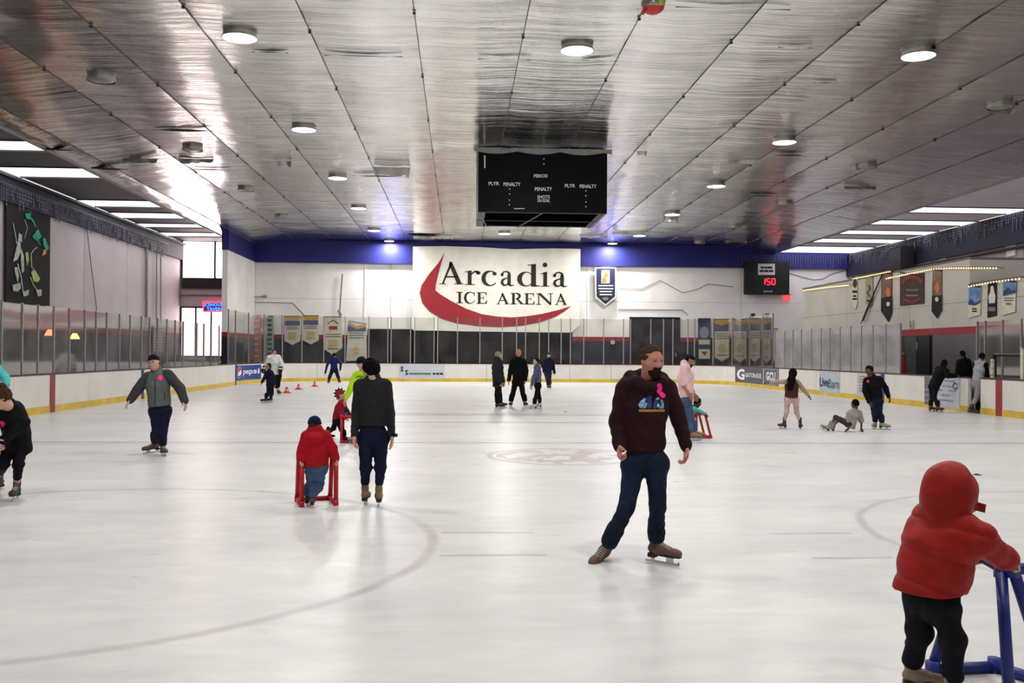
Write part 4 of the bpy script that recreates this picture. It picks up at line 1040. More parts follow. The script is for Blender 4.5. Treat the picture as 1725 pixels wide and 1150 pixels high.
side_pen('brown and pink pennant with pointed tip, left of the square brown banner', [(1484, 462), (1502, 458), (1502, 526), (1496, 542), (1484, 524)], M('brown_pink_cloth', (128, 98, 88), 0.8, var=0.2, scale=2),
         (('lower_field', black_c, [[(1484, 502), (1502, 498), (1502, 526), (1496, 542), (1484, 524)]]), ('emblem', orange_c, disc2((1496, 492), 4, 8)), ('white_mark', white_c, disc2((1496, 512), 3, 4))))
side_pen('square brown banner with red arch and pale writing', [(1516, 466), (1556, 459), (1556, 511), (1516, 515)], brown_c,
         (('arch', red_c, stroke([(1519, 478), (1526, 469), (1537, 466), (1547, 468), (1553, 476)], 5) + stroke([(1522, 504), (1536, 509), (1550, 503)], 4)), ('print_line', grey_c, [q(1526, 487, 1547, 489.5), q(1526, 496, 1547, 499)])), 'banner', 'banner')
side_pen('brown and orange pennant with pointed tip, right of the square brown banner', [(1571, 456), (1586, 454), (1586, 522), (1578, 536), (1569, 524)], M('brown_orange_cloth', (132, 108, 92), 0.8, var=0.2, scale=2),
         (('lower_field', black_c, [[(1570, 498), (1586, 497), (1586, 522), (1578, 536), (1569, 524)]]), ('emblem', orange_c, disc2((1579, 484), 4, 9)), ('white_mark', white_c, disc2((1578, 504), 3, 4))))
side_pen('white poster with blue landscape, left of the black one', [(1632, 484), (1652, 480), (1651, 530), (1630, 536)], cream_c,
         (('landscape', sky_c, [[(1632, 484), (1652, 480), (1651, 506), (1643, 510), (1636, 504), (1631, 510)]]), ('hills', dblue_c, [[(1631, 510), (1636, 503), (1643, 511), (1651, 505), (1651, 509), (1643, 514), (1631, 513)]]), ('print_line', black_c, [q(1637, 519, 1645, 521), q(1637, 523, 1645, 525)])), 'banner', 'banner')
side_pen('black poster with a white statue figure', [(1664, 477), (1678, 475), (1678, 531), (1663, 535)], black_c,
         (('figure', white_c, [[(1669, 482), (1673, 481), (1675, 492), (1677, 498), (1676, 510), (1666, 511), (1665, 499), (1668, 492)]]), ('print_line', grey_c, [q(1665, 517, 1677, 524)])), 'banner', 'banner')
side_pen('white poster with blue sky picture, nearest of the three posters', [(1689, 475), (1711, 472), (1710, 525), (1688, 531)], cream_c,
         (('landscape', sky_c, [[(1689, 475), (1711, 472), (1711, 494), (1689, 499)]]), ('hills', dblue_c, [[(1690, 490), (1698, 484), (1706, 490), (1710, 487), (1710, 493), (1690, 498)]]), ('print_line', grey_c, [q(1691, 501, 1707, 502.5), q(1691, 505, 1707, 506.5), q(1694, 510, 1703, 513)])), 'banner', 'banner')
glow = M('warm_string_light', (255, 214, 150), 0.4, var=0, emit=1.4)
def light_string(lab, pts):
    ps = [XP(x, y, XIN - .16) for x, y in pts]; ps = [Vector((XIN - .16, p.y, p.z)) for p in ps]
    t = thing('string_lights', ps[0], lab, 'string lights')
    MB().tube(ps, 0.015, 5).build('wire', M('light_wire', (120, 100, 70), 0.6), t)
    mb = MB()
    for a, b in zip(ps[:-1], ps[1:]):
        n = max(1, int((b - a).length / 0.16))
        for i in range(n): mb.ball(a.lerp(b, i / n) - Vector((.02, 0, .03)), 0.028, 5, 3)
    for p_ in ps: MB().tube([p_, p_ + Vector((.17, 0, -.04))], .01, 5).build('clip', dark_steel, t)
    tag(mb.build('bulbs', glow, t), kind='stuff')
light_string('warm glowing string lights on the room edge nearest the far wall', [(1354, 488), (1400, 482), (1432, 479)])
light_string('warm glowing string lights with a step above the brown pennant', [(1440, 468), (1470, 462), (1500, 456), (1501, 466), (1494, 468), (1530, 460), (1570, 452), (1600, 450), (1650, 450), (1684, 450)])
light_string('warm glowing string lights above the three posters', [(1633, 481), (1670, 474), (1700, 470), (1724, 467)])
# loudspeaker, pipes on the outer wall
sp = XP(1522, 440, XWR - .5); t = thing('loudspeaker', (XWR - .5, sp.y, sp.z - .6), 'large dark loudspeaker hanging on the outer wall under the dark band', 'loudspeaker')
MB().box(XWR - .95, XWR - .28, sp.y - .75, sp.y + .75, sp.z - .6, sp.z + .75).build('cabinet', M('speaker_brown', (32, 26, 26), 0.7), t)
MB().box(XWR - .98, XWR - .95, sp.y - .68, sp.y + .68, sp.z - .52, sp.z + .67).build('grille', black_m, t); MB().box(XWR - .28, XWR - .19, sp.y - .1, sp.y + .1, sp.z + .3, sp.z + .7).build('bracket', dark_steel, t)
pp = [XP(x, y, XWR - .15) for x, y in ((1448, 464), (1540, 449), (1640, 430), (1800, 400))]
single('wall_pipe', MB().tube(pp, 0.07, 8), M('rusty_pipe', (70, 54, 50), 0.7), 'long brown pipe on the outer wall under the dark band', 'pipe')
for px, lab in ((1458, 'first'), (1569, 'second'), (1640, 'third')):
    a = XP(px, 452 - (px - 1440) * .12, XWR - .1); single('pipe_hanger', MB().tube([a + Vector((0, 0, -.8)), a + Vector((0, 0, 1.0))], 0.04, 6), joint_grey, '%s upright conduit on the outer wall counted from the far corner' % lab, 'conduit')
for k, px in enumerate((1499, 1588, 1702)):
    a = XP(px, 455 - (px - 1440) * .17, XWR - .08); single('junction_box', MB().box(XWR - .07, XWR - .005, a.y - .35, a.y + .35, a.z - .55, a.z + .25), M('painted_wall'), '%s pale box on the outer wall counted from the far corner' % ORD[k], 'box')
cbl = [XP(x, y, XIN - .1) for x, y in ((1486, 462), (1468, 505), (1454, 540))]; single('wall_cable', MB().tube(cbl, 0.03, 5), dark_steel, 'dark cable slanting down past the cream pennant', 'cable')
cbl = [XP(x, y, XIN - .1) for x, y in ((1484, 466), (1460, 520), (1450, 545))]; single('wall_cable', MB().tube(cbl, 0.02, 5), dark_steel, 'thinner dark cable beside the slanting one', 'cable')
# door sign above the doorway
t = thing('door_sign', XP(1535, 552, XIN - .03), 'small upright sign above the doorway with the red stripe', 'sign')
a, b = XP(1538, 539, XIN - .03), XP(1533, 552, XIN - .03)
MB().box(XIN - .06, XIN - .01, a.y, b.y, b.z, a.z).build('plate', white_c, t)
sf = frame4((XIN - .07, b.y, b.z), (XIN - .07, a.y, b.z), (XIN - .07, a.y, a.z), (XIN - .07, b.y, a.z))
prn('print_mark', [q(.2, .55, .8, .62), q(.2, .72, .8, .78), q(.2, .88, .8, .92), q(.2, .55, .34, .92), q(.2, .1, .8, .16), q(.2, .26, .8, .32), q(.2, .40, .8, .45), q(.66, .1, .8, .45), q(.2, .1, .34, .45)], sf, banblk, t)
# red padded post beside the doorway
p = XP(1521, 626, XR + .40)
t = thing('padded_post', (p.x, p.y, -.05), 'red padded post standing behind the boards at the doorway', 'post')
MB().tube([(p.x, p.y, -.05), (p.x, p.y, 1.78)], 0.05, 8).build('pole', steel_m, t); MB().tube([(p.x, p.y, .15), (p.x, p.y, 1.74)], 0.11, 12).build('pad', M('red_vinyl', (168, 28, 28), 0.4), t)
# players box rail and white post
a, b = XP(1676, 597, XR + .45), XP(1726, 596, XR + .45)
t = thing('bench_rail', (XR + .45, (a.y + b.y) / 2, -.05), 'black rail frame of the players box beside the red line', 'rail')
MB().tube([(a.x, a.y, 1.08), (a.x, a.y, a.z), (a.x, b.y - 2.5, a.z), (a.x, b.y - 2.5, 1.08)], 0.05, 8).build('rail', black_m, t)
MB().box(a.x - .03, a.x + .03, b.y - 2.5, a.y, -.05, 1.08).build('panel', M('grey_dado'), t)
a = XP(1672, 610, XR + .25)
t = thing('wrapped_post', (a.x, a.y, -.05), 'short white taped post beside the gate', 'post')
MB().tube([(a.x, a.y, -.05), (a.x, a.y, 1.6)], 0.055, 10).build('core', M('white_tape', (206, 200, 178), 0.6), t)
for z in (1.12, 1.32, 1.5): MB().tube([(a.x, a.y, z), (a.x, a.y, z + .04)], 0.062, 10).build('tape_band', M('tan_tape', (170, 150, 112), 0.6), t)
a = XP(1723, 600, XR + .2)
t = thing('white_post', (a.x, a.y, -.05), 'tall white post at the players box by the picture edge', 'post')
MB().box(a.x - .04, a.x + .04, a.y - .05, a.y + .05, -.05, 1.9).build('shaft', M('white_tape'), t); MB().box(a.x - .06, a.x + .06, a.y - .07, a.y + .07, 1.9, 1.94).build('cap', steel_m, t)
# open gate leaf
g0 = on_path(GATE0, .14, 0); t = thing('rink_gate', g0, 'dark open gate leaf of the boards behind the striding person', 'gate')
MB().box(g0.x, g0.x + .85, g0.y - .05, g0.y, .05, 1.02).build('leaf', M('dark_gate', (28, 26, 26), 0.6), t); MB().tube([(g0.x + .02, g0.y - .08, .1), (g0.x + .02, g0.y - .08, 1.0)], .025, 6).build('hinge', steel_m, t)

# ------------------------------------------------------------------ training cones, balloon, ice scraps
cone_m = M('orange_cone_plastic', (206, 62, 58), 0.5)
for px, py, lab in ((483, 662, 'small red cone nearest the skater in white'), (503, 656, 'middle one of the three small red cones'), (530, 651, 'small red cone nearest the bending skater in blue')):
    p = G(px, py); t = thing('training_cone', p, lab, 'cone', 'red cones on the ice')
    MB().box(p.x - .17, p.x + .17, p.y - .17, p.y + .17, 0, .025).build('base', cone_m, t)
    MB().lathe((p.x, p.y, .02), [(.12, 0), (.085, .08), (.05, .18), (.03, .24), (.001, .245)], 14).build('body', cone_m, t, smooth=True)
    MB().lathe((p.x, p.y, .02), [(.088, .08), (.066, .14)], 14).build('band', M('pale_band', (226, 170, 160), 0.5), t, smooth=True)
p = G(1100, 6, ZC - .30)
t = thing('foil_balloon', (p.x, p.y, p.z - .22), 'round silver and red foil balloon stuck to the ceiling', 'balloon')
mb = MB().ball(p, (.225, .225, .20), 18, 12); mb.build('body', M('balloon_foil', (176, 174, 168), 0.2, 0.9, bump=.6, bscale=9), t, smooth=True)
q0 = G(1083, 17, ZC - .30)
MB().lathe((p.x, p.y, p.z), [(.206, -.10), (.16, -.15), (.09, -.188), (.001, -.206)], 18).build('red_print', M('balloon_red', (190, 50, 46), 0.25, 0.3), t, smooth=True)
MB().lathe((p.x + .11, p.y - .14, p.z + .0), [(.001, .115), (.07, .10), (.10, .04), (.10, -.03), (.05, -.1)], 12).build('green_print', M('balloon_lime', (170, 184, 90), 0.3, 0.3), t, smooth=True)
MB().tube([p + Vector((-.16, -.05, -.14)), p + Vector((-.21, -.07, -.22))], [.02, .035], 8).build('neck', M('balloon_red'), t)
for k, (px, py, m, lab) in enumerate(((952, 694, black_m, 'tiny dark scrap on the ice beside the woman in lilac'), (1646, 800, M('navy_cloth'), 'tiny navy scrap on the ice beyond the red hood'))):
    p = G(px, py); single('ice_scrap', MB().add([(p.x - .07, p.y, .004), (p.x, p.y - .05, .012), (p.x + .08, p.y - .01, .004), (p.x + .01, p.y + .05, .02)], [(0, 1, 2, 3), (3, 2, 1, 0)]), m, lab, 'scrap')
# ------------------------------------------------------------------ bodies: signed distances polygonised into one skin
V3 = lambda p: np.array([p[0], p[1], p[2]], dtype=np.float32)
def cone(a, b, ra, rb, k=0.03, flat=None):
    """tapered limb; flat=(axis, factor) squashes it along an axis"""
    return ('cone', V3(a), V3(b), ra, rb, k, flat)
def ell(c, r, rot=None, k=0.03):
    return ('ell', V3(c), np.array(r, np.float32), rot, k)
def cut(p, n): return ('cut', V3(p), V3(n))
def carve(pr): return ('carve', pr)
def _dist(pr, P):
    if pr[0] == 'cone':
        _, a, b, ra, rb, k, flat = pr
        q = P - a; ba = b - a
        if flat is not None:
            n, f = flat; n = V3(n); q = q + (q @ n)[..., None] * n * (1 / f - 1); ba = ba + (ba @ n) * n * (1 / f - 1)
        L = float(ba @ ba) + 1e-9
        t = np.clip((q @ ba) / L, 0, 1)
        return np.linalg.norm(q - t[..., None] * ba, axis=-1) - (ra + t * (rb - ra))
    _, c, r, rot, k = pr
    q = P - c
    if rot is not None: q = q @ rot            # columns of rot are the local axes
    k0 = np.linalg.norm(q / r, axis=-1); k1 = np.linalg.norm(q / (r * r), axis=-1) + 1e-9
    return k0 * (k0 - 1) / k1
def _bounds(pr):
    if pr[0] == 'cone':
        r = max(pr[3], pr[4]); return np.minimum(pr[1], pr[2]) - r, np.maximum(pr[1], pr[2]) + r
    r = float(pr[2].max()); return pr[1] - r, pr[1] + r
def surface(ops, h, disp=None):
    solids = [o for o in ops if o[0] in ('cone', 'ell')]
    lo = np.min([_bounds(o)[0] for o in solids], axis=0) - 3 * h - 0.02; hi = np.max([_bounds(o)[1] for o in solids], axis=0) + 3 * h + 0.02
    n = np.ceil((hi - lo) / h).astype(int) + 1
    ax = [lo[i] + h * np.arange(n[i], dtype=np.float32) for i in range(3)]
    D = np.full(tuple(n), 0.15, np.float32)
    def sub(l, u):
        i0 = np.clip(((l - lo) / h).astype(int) - 1, 0, n - 1); i1 = np.clip(((u - lo) / h).astype(int) + 3, 1, n)
        sl = tuple(slice(a, b) for a, b in zip(i0, i1))
        P = np.stack(np.meshgrid(ax[0][sl[0]], ax[1][sl[1]], ax[2][sl[2]], indexing='ij'), -1)
        return sl, P
    for o in ops:
        if o[0] in ('cone', 'ell'):
            k = o[5] if o[0] == 'cone' else o[4]
            l, u = _bounds(o); sl, P = sub(l - k - 2 * h, u + k + 2 * h)
            d = _dist(o, P); a = D[sl]
            if k > 0:
                hh = np.clip(0.5 + 0.5 * (a - d) / k, 0, 1); D[sl] = a * (1 - hh) + d * hh - k * hh * (1 - hh)
            else: D[sl] = np.minimum(a, d)
        elif o[0] == 'cut':
            P = np.stack(np.meshgrid(*ax, indexing='ij'), -1); D = np.maximum(D, (P - o[1]) @ o[2])
        elif o[0] == 'carve':
            pr = o[1]; l, u = _bounds(pr); sl, P = sub(l - 2 * h, u + 2 * h)
            D[sl] = np.maximum(D[sl], -_dist(pr, P))
        elif o[0] == 'fn':
            P = np.stack(np.meshgrid(*ax, indexing='ij'), -1); D = o[1](P, D)
    if disp is not None:
        P = np.stack(np.meshgrid(*ax, indexing='ij'), -1); D = D + disp(P)
    return nets(D, lo, h)
def nets(D, lo, h):
    s = D < 0
    c = np.zeros(tuple(d - 1 for d in D.shape), np.int8)
    for i in (0, 1):
        for j in (0, 1):
            for k in (0, 1): c += s[i:s.shape[0] - 1 + i, j:s.shape[1] - 1 + j, k:s.shape[2] - 1 + k]
    act = (c > 0) & (c < 8); I = np.argwhere(act)
    if len(I) == 0: return np.zeros((0, 3)), []
    idx = np.full(act.shape, -1, np.int64); idx[act] = np.arange(len(I))
    acc = np.zeros((len(I), 3)); cnt = np.zeros(len(I))
    for d in range(3):
        e = np.zeros(3, int); e[d] = 1; oth = [x for x in range(3) if x != d]
        for a in (0, 1):
            for b in (0, 1):
                o = np.zeros(3, int); o[oth[0]] = a; o[oth[1]] = b
                p0 = I + o; p1 = p0 + e
                v0 = D[p0[:, 0], p0[:, 1], p0[:, 2]]; v1 = D[p1[:, 0], p1[:, 1], p1[:, 2]]
                m = (v0 < 0) != (v1 < 0); t = np.where(m, v0 / np.where(m, v0 - v1, 1), 0)
                acc[m] += (p0 + t[:, None] * e)[m]; cnt[m] += 1
    V = acc / cnt[:, None] * h + lo
    F = []
    for d in range(3):
        a, b = (d + 1) % 3, (d + 2) % 3
        s0 = np.take(s, range(s.shape[d] - 1), d); s1 = np.take(s, range(1, s.shape[d]), d)
        E = np.argwhere(s0 != s1)
        ok = (E[:, a] > 0) & (E[:, b] > 0) & (E[:, a] < D.shape[a] - 1) & (E[:, b] < D.shape[b] - 1); E = E[ok]
        def cell(da, db):
            q = E.copy(); q[:, a] -= da; q[:, b] -= db; return idx[q[:, 0], q[:, 1], q[:, 2]]
        Q = np.c_[cell(1, 1), cell(0, 1), cell(0, 0), cell(1, 0)]
        fl = ~s[E[:, 0], E[:, 1], E[:, 2]]; Q[fl] = Q[fl][:, ::-1]
        F.append(Q)
    return V, np.concatenate(F)
def skin_mesh(name, pieces, m, parent):
    off = BASE.get(parent.name, Vector((0, 0, 0)))
    vs = []; fs = []; n = 0
    for V, F in pieces:
        if len(V) == 0: continue
        vs.append(V - np.array(off)); fs.append(np.asarray(F) + n); n += len(V)
    V = np.concatenate(vs); F = np.concatenate(fs)
    me = bpy.data.meshes.new(name)
    me.vertices.add(len(V)); me.vertices.foreach_set('co', V.astype(np.float32).ravel())
    me.loops.add(F.size); me.loops.foreach_set('vertex_index', F.astype(np.int32).ravel())
    me.polygons.add(len(F)); me.polygons.foreach_set('loop_start', np.arange(0, F.size, 4, dtype=np.int32))
    me.polygons.foreach_set('use_smooth', np.ones(len(F), bool))
    me.update(calc_edges=True); me.validate()
    return link(name, me, parent, m)
def folds(seed, amp, f=30.0):
    r = np.random.default_rng(seed); w = r.normal(size=(4, 3)) * f; w[:, 2] *= 1.5; ph = r.uniform(0, 6, 4)
    def fn(P):
        z = 0
        for i in range(4): z = z + np.sin(P @ w[i].astype(np.float32) + ph[i] + 1.3 * np.sin(P @ (w[(i + 1) % 4] * 0.6).astype(np.float32)))
        return (amp * 0.4) * z
    return fn

SKIN = {'fair': M('skin_fair', (206, 160, 140), 0.55, var=0.05, spec=0.3), 'ruddy': M('skin_ruddy', (190, 130, 112), 0.55, var=0.05, spec=0.3),
        'brown': M('skin_brown', (86, 58, 46), 0.5, var=0.05, spec=0.3), 'tan': M('skin_tan', (160, 112, 92), 0.55, var=0.05, spec=0.3)}
HAIRC = {'black': M('hair_black', (18, 15, 15), 0.85, var=0.15, scale=60, bump=.3, bscale=90, spec=0.06), 'brown': M('hair_brown', (72, 50, 36), 0.85, var=0.2, scale=60, bump=.3, bscale=90, spec=0.06),
         'darkbrown': M('hair_dark_brown', (44, 30, 24), 0.85, var=0.2, scale=60, bump=.3, bscale=90, spec=0.06), 'blond': M('hair_blond', (176, 150, 112), 0.85, var=0.2, scale=60, bump=.3, bscale=90, spec=0.06),
         'grey': M('hair_grey', (150, 136, 112), 0.85, var=0.2, scale=60, bump=.3, bscale=90, spec=0.06)}
def cloth(name, c=(90, 90, 90), **k): return M(name, c, k.get('rough', 0.85), var=k.get('var', 0.10), scale=k.get('scale', 9), bump=k.get('bump', 0.15), bscale=k.get('bscale', 80), spec=0.15)
eye_w = M('eye_white', (220, 214, 206), 0.3, var=0); eye_d = M('eye_dark', (26, 20, 18), 0.3, var=0); lip_m = M('lips', (150, 84, 78), 0.5, var=0)
sticker_m = M('neon_pink_sticker', (255, 44, 140), 0.6, var=0, emit=0.0)

# ------------------------------------------------------------------ skates
def skate_meshes(style):
    """unit skate: origin under the ankle on the ice, toe along +Y, up +Z, adult size"""
    D = {}
    h = 0.006
    if style == 'figure':
        ops = [cone((0, -.005, .30), (0, -.01, .19), .050, .044, .0, ((1, 0, 0), .86)), cone((0, -.01, .19), (0, .03, .115), .046, .044, .03, ((1, 0, 0), .86)),
               cone((0, -.035, .115), (0, .02, .105), .040, .040, .03), cone((0, .02, .112), (0, .15, .098), .043, .038, .03, ((0, 0, 1), .95)), ell((0, .175, .098), (.042, .05, .034), None, .02)]
    else:
        ops = [cone((0, -.01, .29), (0, -.015, .19), .055, .050, 0, ((1, 0, 0), .9)), cone((0, -.01, .19), (0, .03, .115), .052, .048, .03), cone((0, -.04, .115), (0, .02, .105), .044, .043, .03),
               cone((0, .02, .112), (0, .15, .10), .046, .044, .03), ell((0, .17, .10), (.047, .055, .042), None, .02), ell((0, .0, .33), (.04, .02, .05), None, .03)]
    ops += [cut((0, 0, .075), (0, 0, -1)), cut((0, 0, .335), (0, 0, 1))]
    D['boot'] = surface(ops, h)
    mb = MB(); prof = [(-.065, .030), (-.04, .037), (.03, .030), (.10, .040), (.17, .040), (.215, .018)]
    L = [(w, y, 0) for y, w in prof]; Rr = [(-w, y, 0) for y, w in reversed(prof)]
    mb.poly([(x, y, .066) for x, y, z in L + Rr], (0, 0, .014))
    if style == 'figure': mb.box(-.030, .030, -.066, -.005, .045, .068)
    D['sole'] = mb
    mb = MB()
    if style == 'figure':
        mb.box(-.002, .002, -.10, .20, .004, .022); mb.box(-.008, .008, -.05, -.02, .02, .048); mb.box(-.008, .008, .09, .15, .02, .068); mb.box(-.002, .002, .19, .205, .006, .034)
    else:
        mb.box(-.012, .012, -.07, .19, .030, .066); mb.box(-.002, .002, -.08, .20, .004, .032)
    D['blade'] = mb
    mb = MB()
    for i in range(6):
        y, z = .052 + .018 * i, .166 - .0065 * i
        mb.tube([(-.030, y - .004, z - .012), (0, y + .008, z + .004), (.030, y - .004, z - .012)], .0042, 5)
    for i in range(4):
        z = .190 + .034 * i; mb.tube([(-.030, .032, z - .006), (0, .049, z), (.030, .032, z - .006)], .0042, 5)
    D['laces'] = mb
    return D
_SK = {}
_BLADE = M('blade_steel', (190, 190, 194), 0.25, 0.9); _LACE = M('pale_laces', (190, 180, 164), 0.8)
def skate(parent, pos, fwd, up, size, style, bootm, solem):
    key = (style, bootm.name)
    if key not in _SK:
        if style not in _SK: _SK[style] = skate_meshes(style)
        src = _SK[style]; d = {}
        V, F = src['boot']; me = bpy.data.meshes.new('skate_boot'); me.from_pydata(V.tolist(), [], np.asarray(F).tolist())
        me.polygons.foreach_set('use_smooth', [True] * len(me.polygons)); me.materials.append(bootm); d['boot'] = me
        for nm, mm in (('sole', solem), ('blade', _BLADE), ('laces', _LACE)):
            me = bpy.data.meshes.new(nm); me.from_pydata(src[nm].v, [], src[nm].f); me.materials.append(mm); d[nm] = me
        _SK[key] = d
    d = _SK[key]
    f = Vector(fwd).normalized(); u = (Vector(up) - f * f.dot(Vector(up))).normalized(); r = f.cross(u)
    base = BASE.get(parent.name, Vector((0, 0, 0))); p = Vector(pos) - base
    b = link('skate', d['boot'], parent)
    b.matrix_local = Matrix(((r.x * size, f.x * size, u.x * size, p.x), (r.y * size, f.y * size, u.y * size, p.y), (r.z * size, f.z * size, u.z * size, p.z), (0, 0, 0, 1)))
    for nm in ('sole', 'blade', 'laces'):
        link(nm, d[nm], b)
    return b

# ------------------------------------------------------------------ head and hands
def head_ops(T, hh, bald=False):
    """T: 3x4 (origin, side, front, up) -> list of solids, sizes in head heights"""
    o, s, f, u = T; rot = np.stack([s, f, u], 1)
    L = lambda a, b, c: o + (s * a + f * b + u * c) * hh
    e = lambda c, r, k=.02: ell(L(*c), [x * hh for x in r], rot, k * hh * 4)
    c = lambda a, b, ra, rb, k=.02: cone(L(*a), L(*b), ra * hh, rb * hh, k * hh * 4)
    return [e((0, -.05, .13), (.315, .385, .37)), e((0, .08, -.15), (.245, .27, .34), .05), e((0, .20, -.39), (.12, .11, .10), .05),
            c((-.16, .285, .10), (.16, .285, .10), .05, .05, .03), e((-.17, .19, -.08), (.10, .10, .09), .04), e((.17, .19, -.08), (.10, .10, .09), .04),
            carve(ell(L(-.135, .375, .035), [.075 * hh, .06 * hh, .045 * hh], rot)), carve(ell(L(.135, .375, .035), [.075 * hh, .06 * hh, .045 * hh], rot)),
            c((0, .33, .07), (0, .415, -.10), .030, .052, .015), e((-.05, .36, -.115), (.04, .04, .03), .01), e((.05, .36, -.115), (.04, .04, .03), .01),
            c((-.085, .305, -.235), (.085, .305, -.235), .035, .035, .012), e((-.325, -.05, -.01), (.035, .075, .12), .01), e((.325, -.05, -.01), (.035, .075, .12), .01),
            c((0, -.08, -.20), (0, -.09, -.46), .205, .195, .03)], L, rot
def hand_ops(w, d, nrm, size, curl, side):
    """wrist w, pointing d, palm facing nrm; side=+1 thumb on d x nrm"""
    d = d / np.linalg.norm(d); nrm = nrm - d * (nrm @ d); nrm = nrm / (np.linalg.norm(nrm) + 1e-9); s = np.cross(d, nrm) * side
    rot = np.stack([s, d, nrm], 1); S = size
    ops = [cone(w - d * .03 * S, w + d * .02 * S, .026 * S, .028 * S, .01), ell(w + d * .055 * S, [.042 * S, .052 * S, .019 * S], rot, .015)]
    for i, (o, L, r) in enumerate(((.032, .078, .0098), (.011, .088, .0102), (-.011, .082, .0098), (-.031, .064, .0088))):
        p = w + d * .092 * S + s * o * S - d * abs(o) * .25 * S; a = 0.0; dirv = d
        segs = (.45, .32, .23)
        for j, q in enumerate(segs):
            a += curl * (0.55, 1.0, 0.8)[j] * (1 + .08 * i)
            dirv = d * math.cos(a) + nrm * math.sin(a) + s * o * .9
            dirv = dirv / np.linalg.norm(dirv)
            p2 = p + dirv * L * q * S; ops.append(cone(p, p2, r * S * (1 - .10 * j), r * S * (1 - .10 * (j + 1)), .004)); p = p2
    p = w + d * .030 * S + s * .034 * S; t1 = s * .75 + d * .65 + nrm * .15; t1 /= np.linalg.norm(t1); p2 = p + t1 * .040 * S
    t2 = s * .35 + d * .85 + nrm * (.25 + .5 * curl); t2 /= np.linalg.norm(t2); p3 = p2 + t2 * .034 * S; p4 = p3 + t2 * .024 * S
    ops += [cone(p, p2, .015 * S, .012 * S, .008), cone(p2, p3, .012 * S, .0105 * S, .003), cone(p3, p4, .0105 * S, .008 * S, .003)]
    return ops

def patch(name, parent, target, polys, fmap, direction, m, off=0.004, sub=1):
    """flat print laid on to cloth: 2-D outlines thrown on to the surface of target"""
    me = target.data; base = BASE.get(target.name, Vector((0, 0, 0)))
    bv = BVHTree.FromPolygons([v.co + base for v in me.vertices], [p.vertices[:] for p in me.polygons])
    bm = bmesh.new(); dirv = Vector(direction).normalized()
    for p in polys:
        vs = [bm.verts.new(Vector(fmap(u, v))) for u, v in p]
        bm.faces.new(vs)
    bmesh.ops.triangulate(bm, faces=bm.faces[:])
    for _ in range(sub): bmesh.ops.subdivide_edges(bm, edges=bm.edges[:], cuts=1, use_grid_fill=True)
    hit_any = False
    for v in bm.verts:
        h_, n_, i_, d_ = bv.ray_cast(v.co - dirv * 0.6, dirv)
        if h_ is not None: v.co = h_ - dirv * off; hit_any = True
    mm = bpy.data.meshes.new(name)
    for v in bm.verts: v.co -= base
    bm.to_mesh(mm); bm.free()
    mm.polygons.foreach_set('use_smooth', [True] * len(mm.polygons))
    return link(name, mm, parent, m)

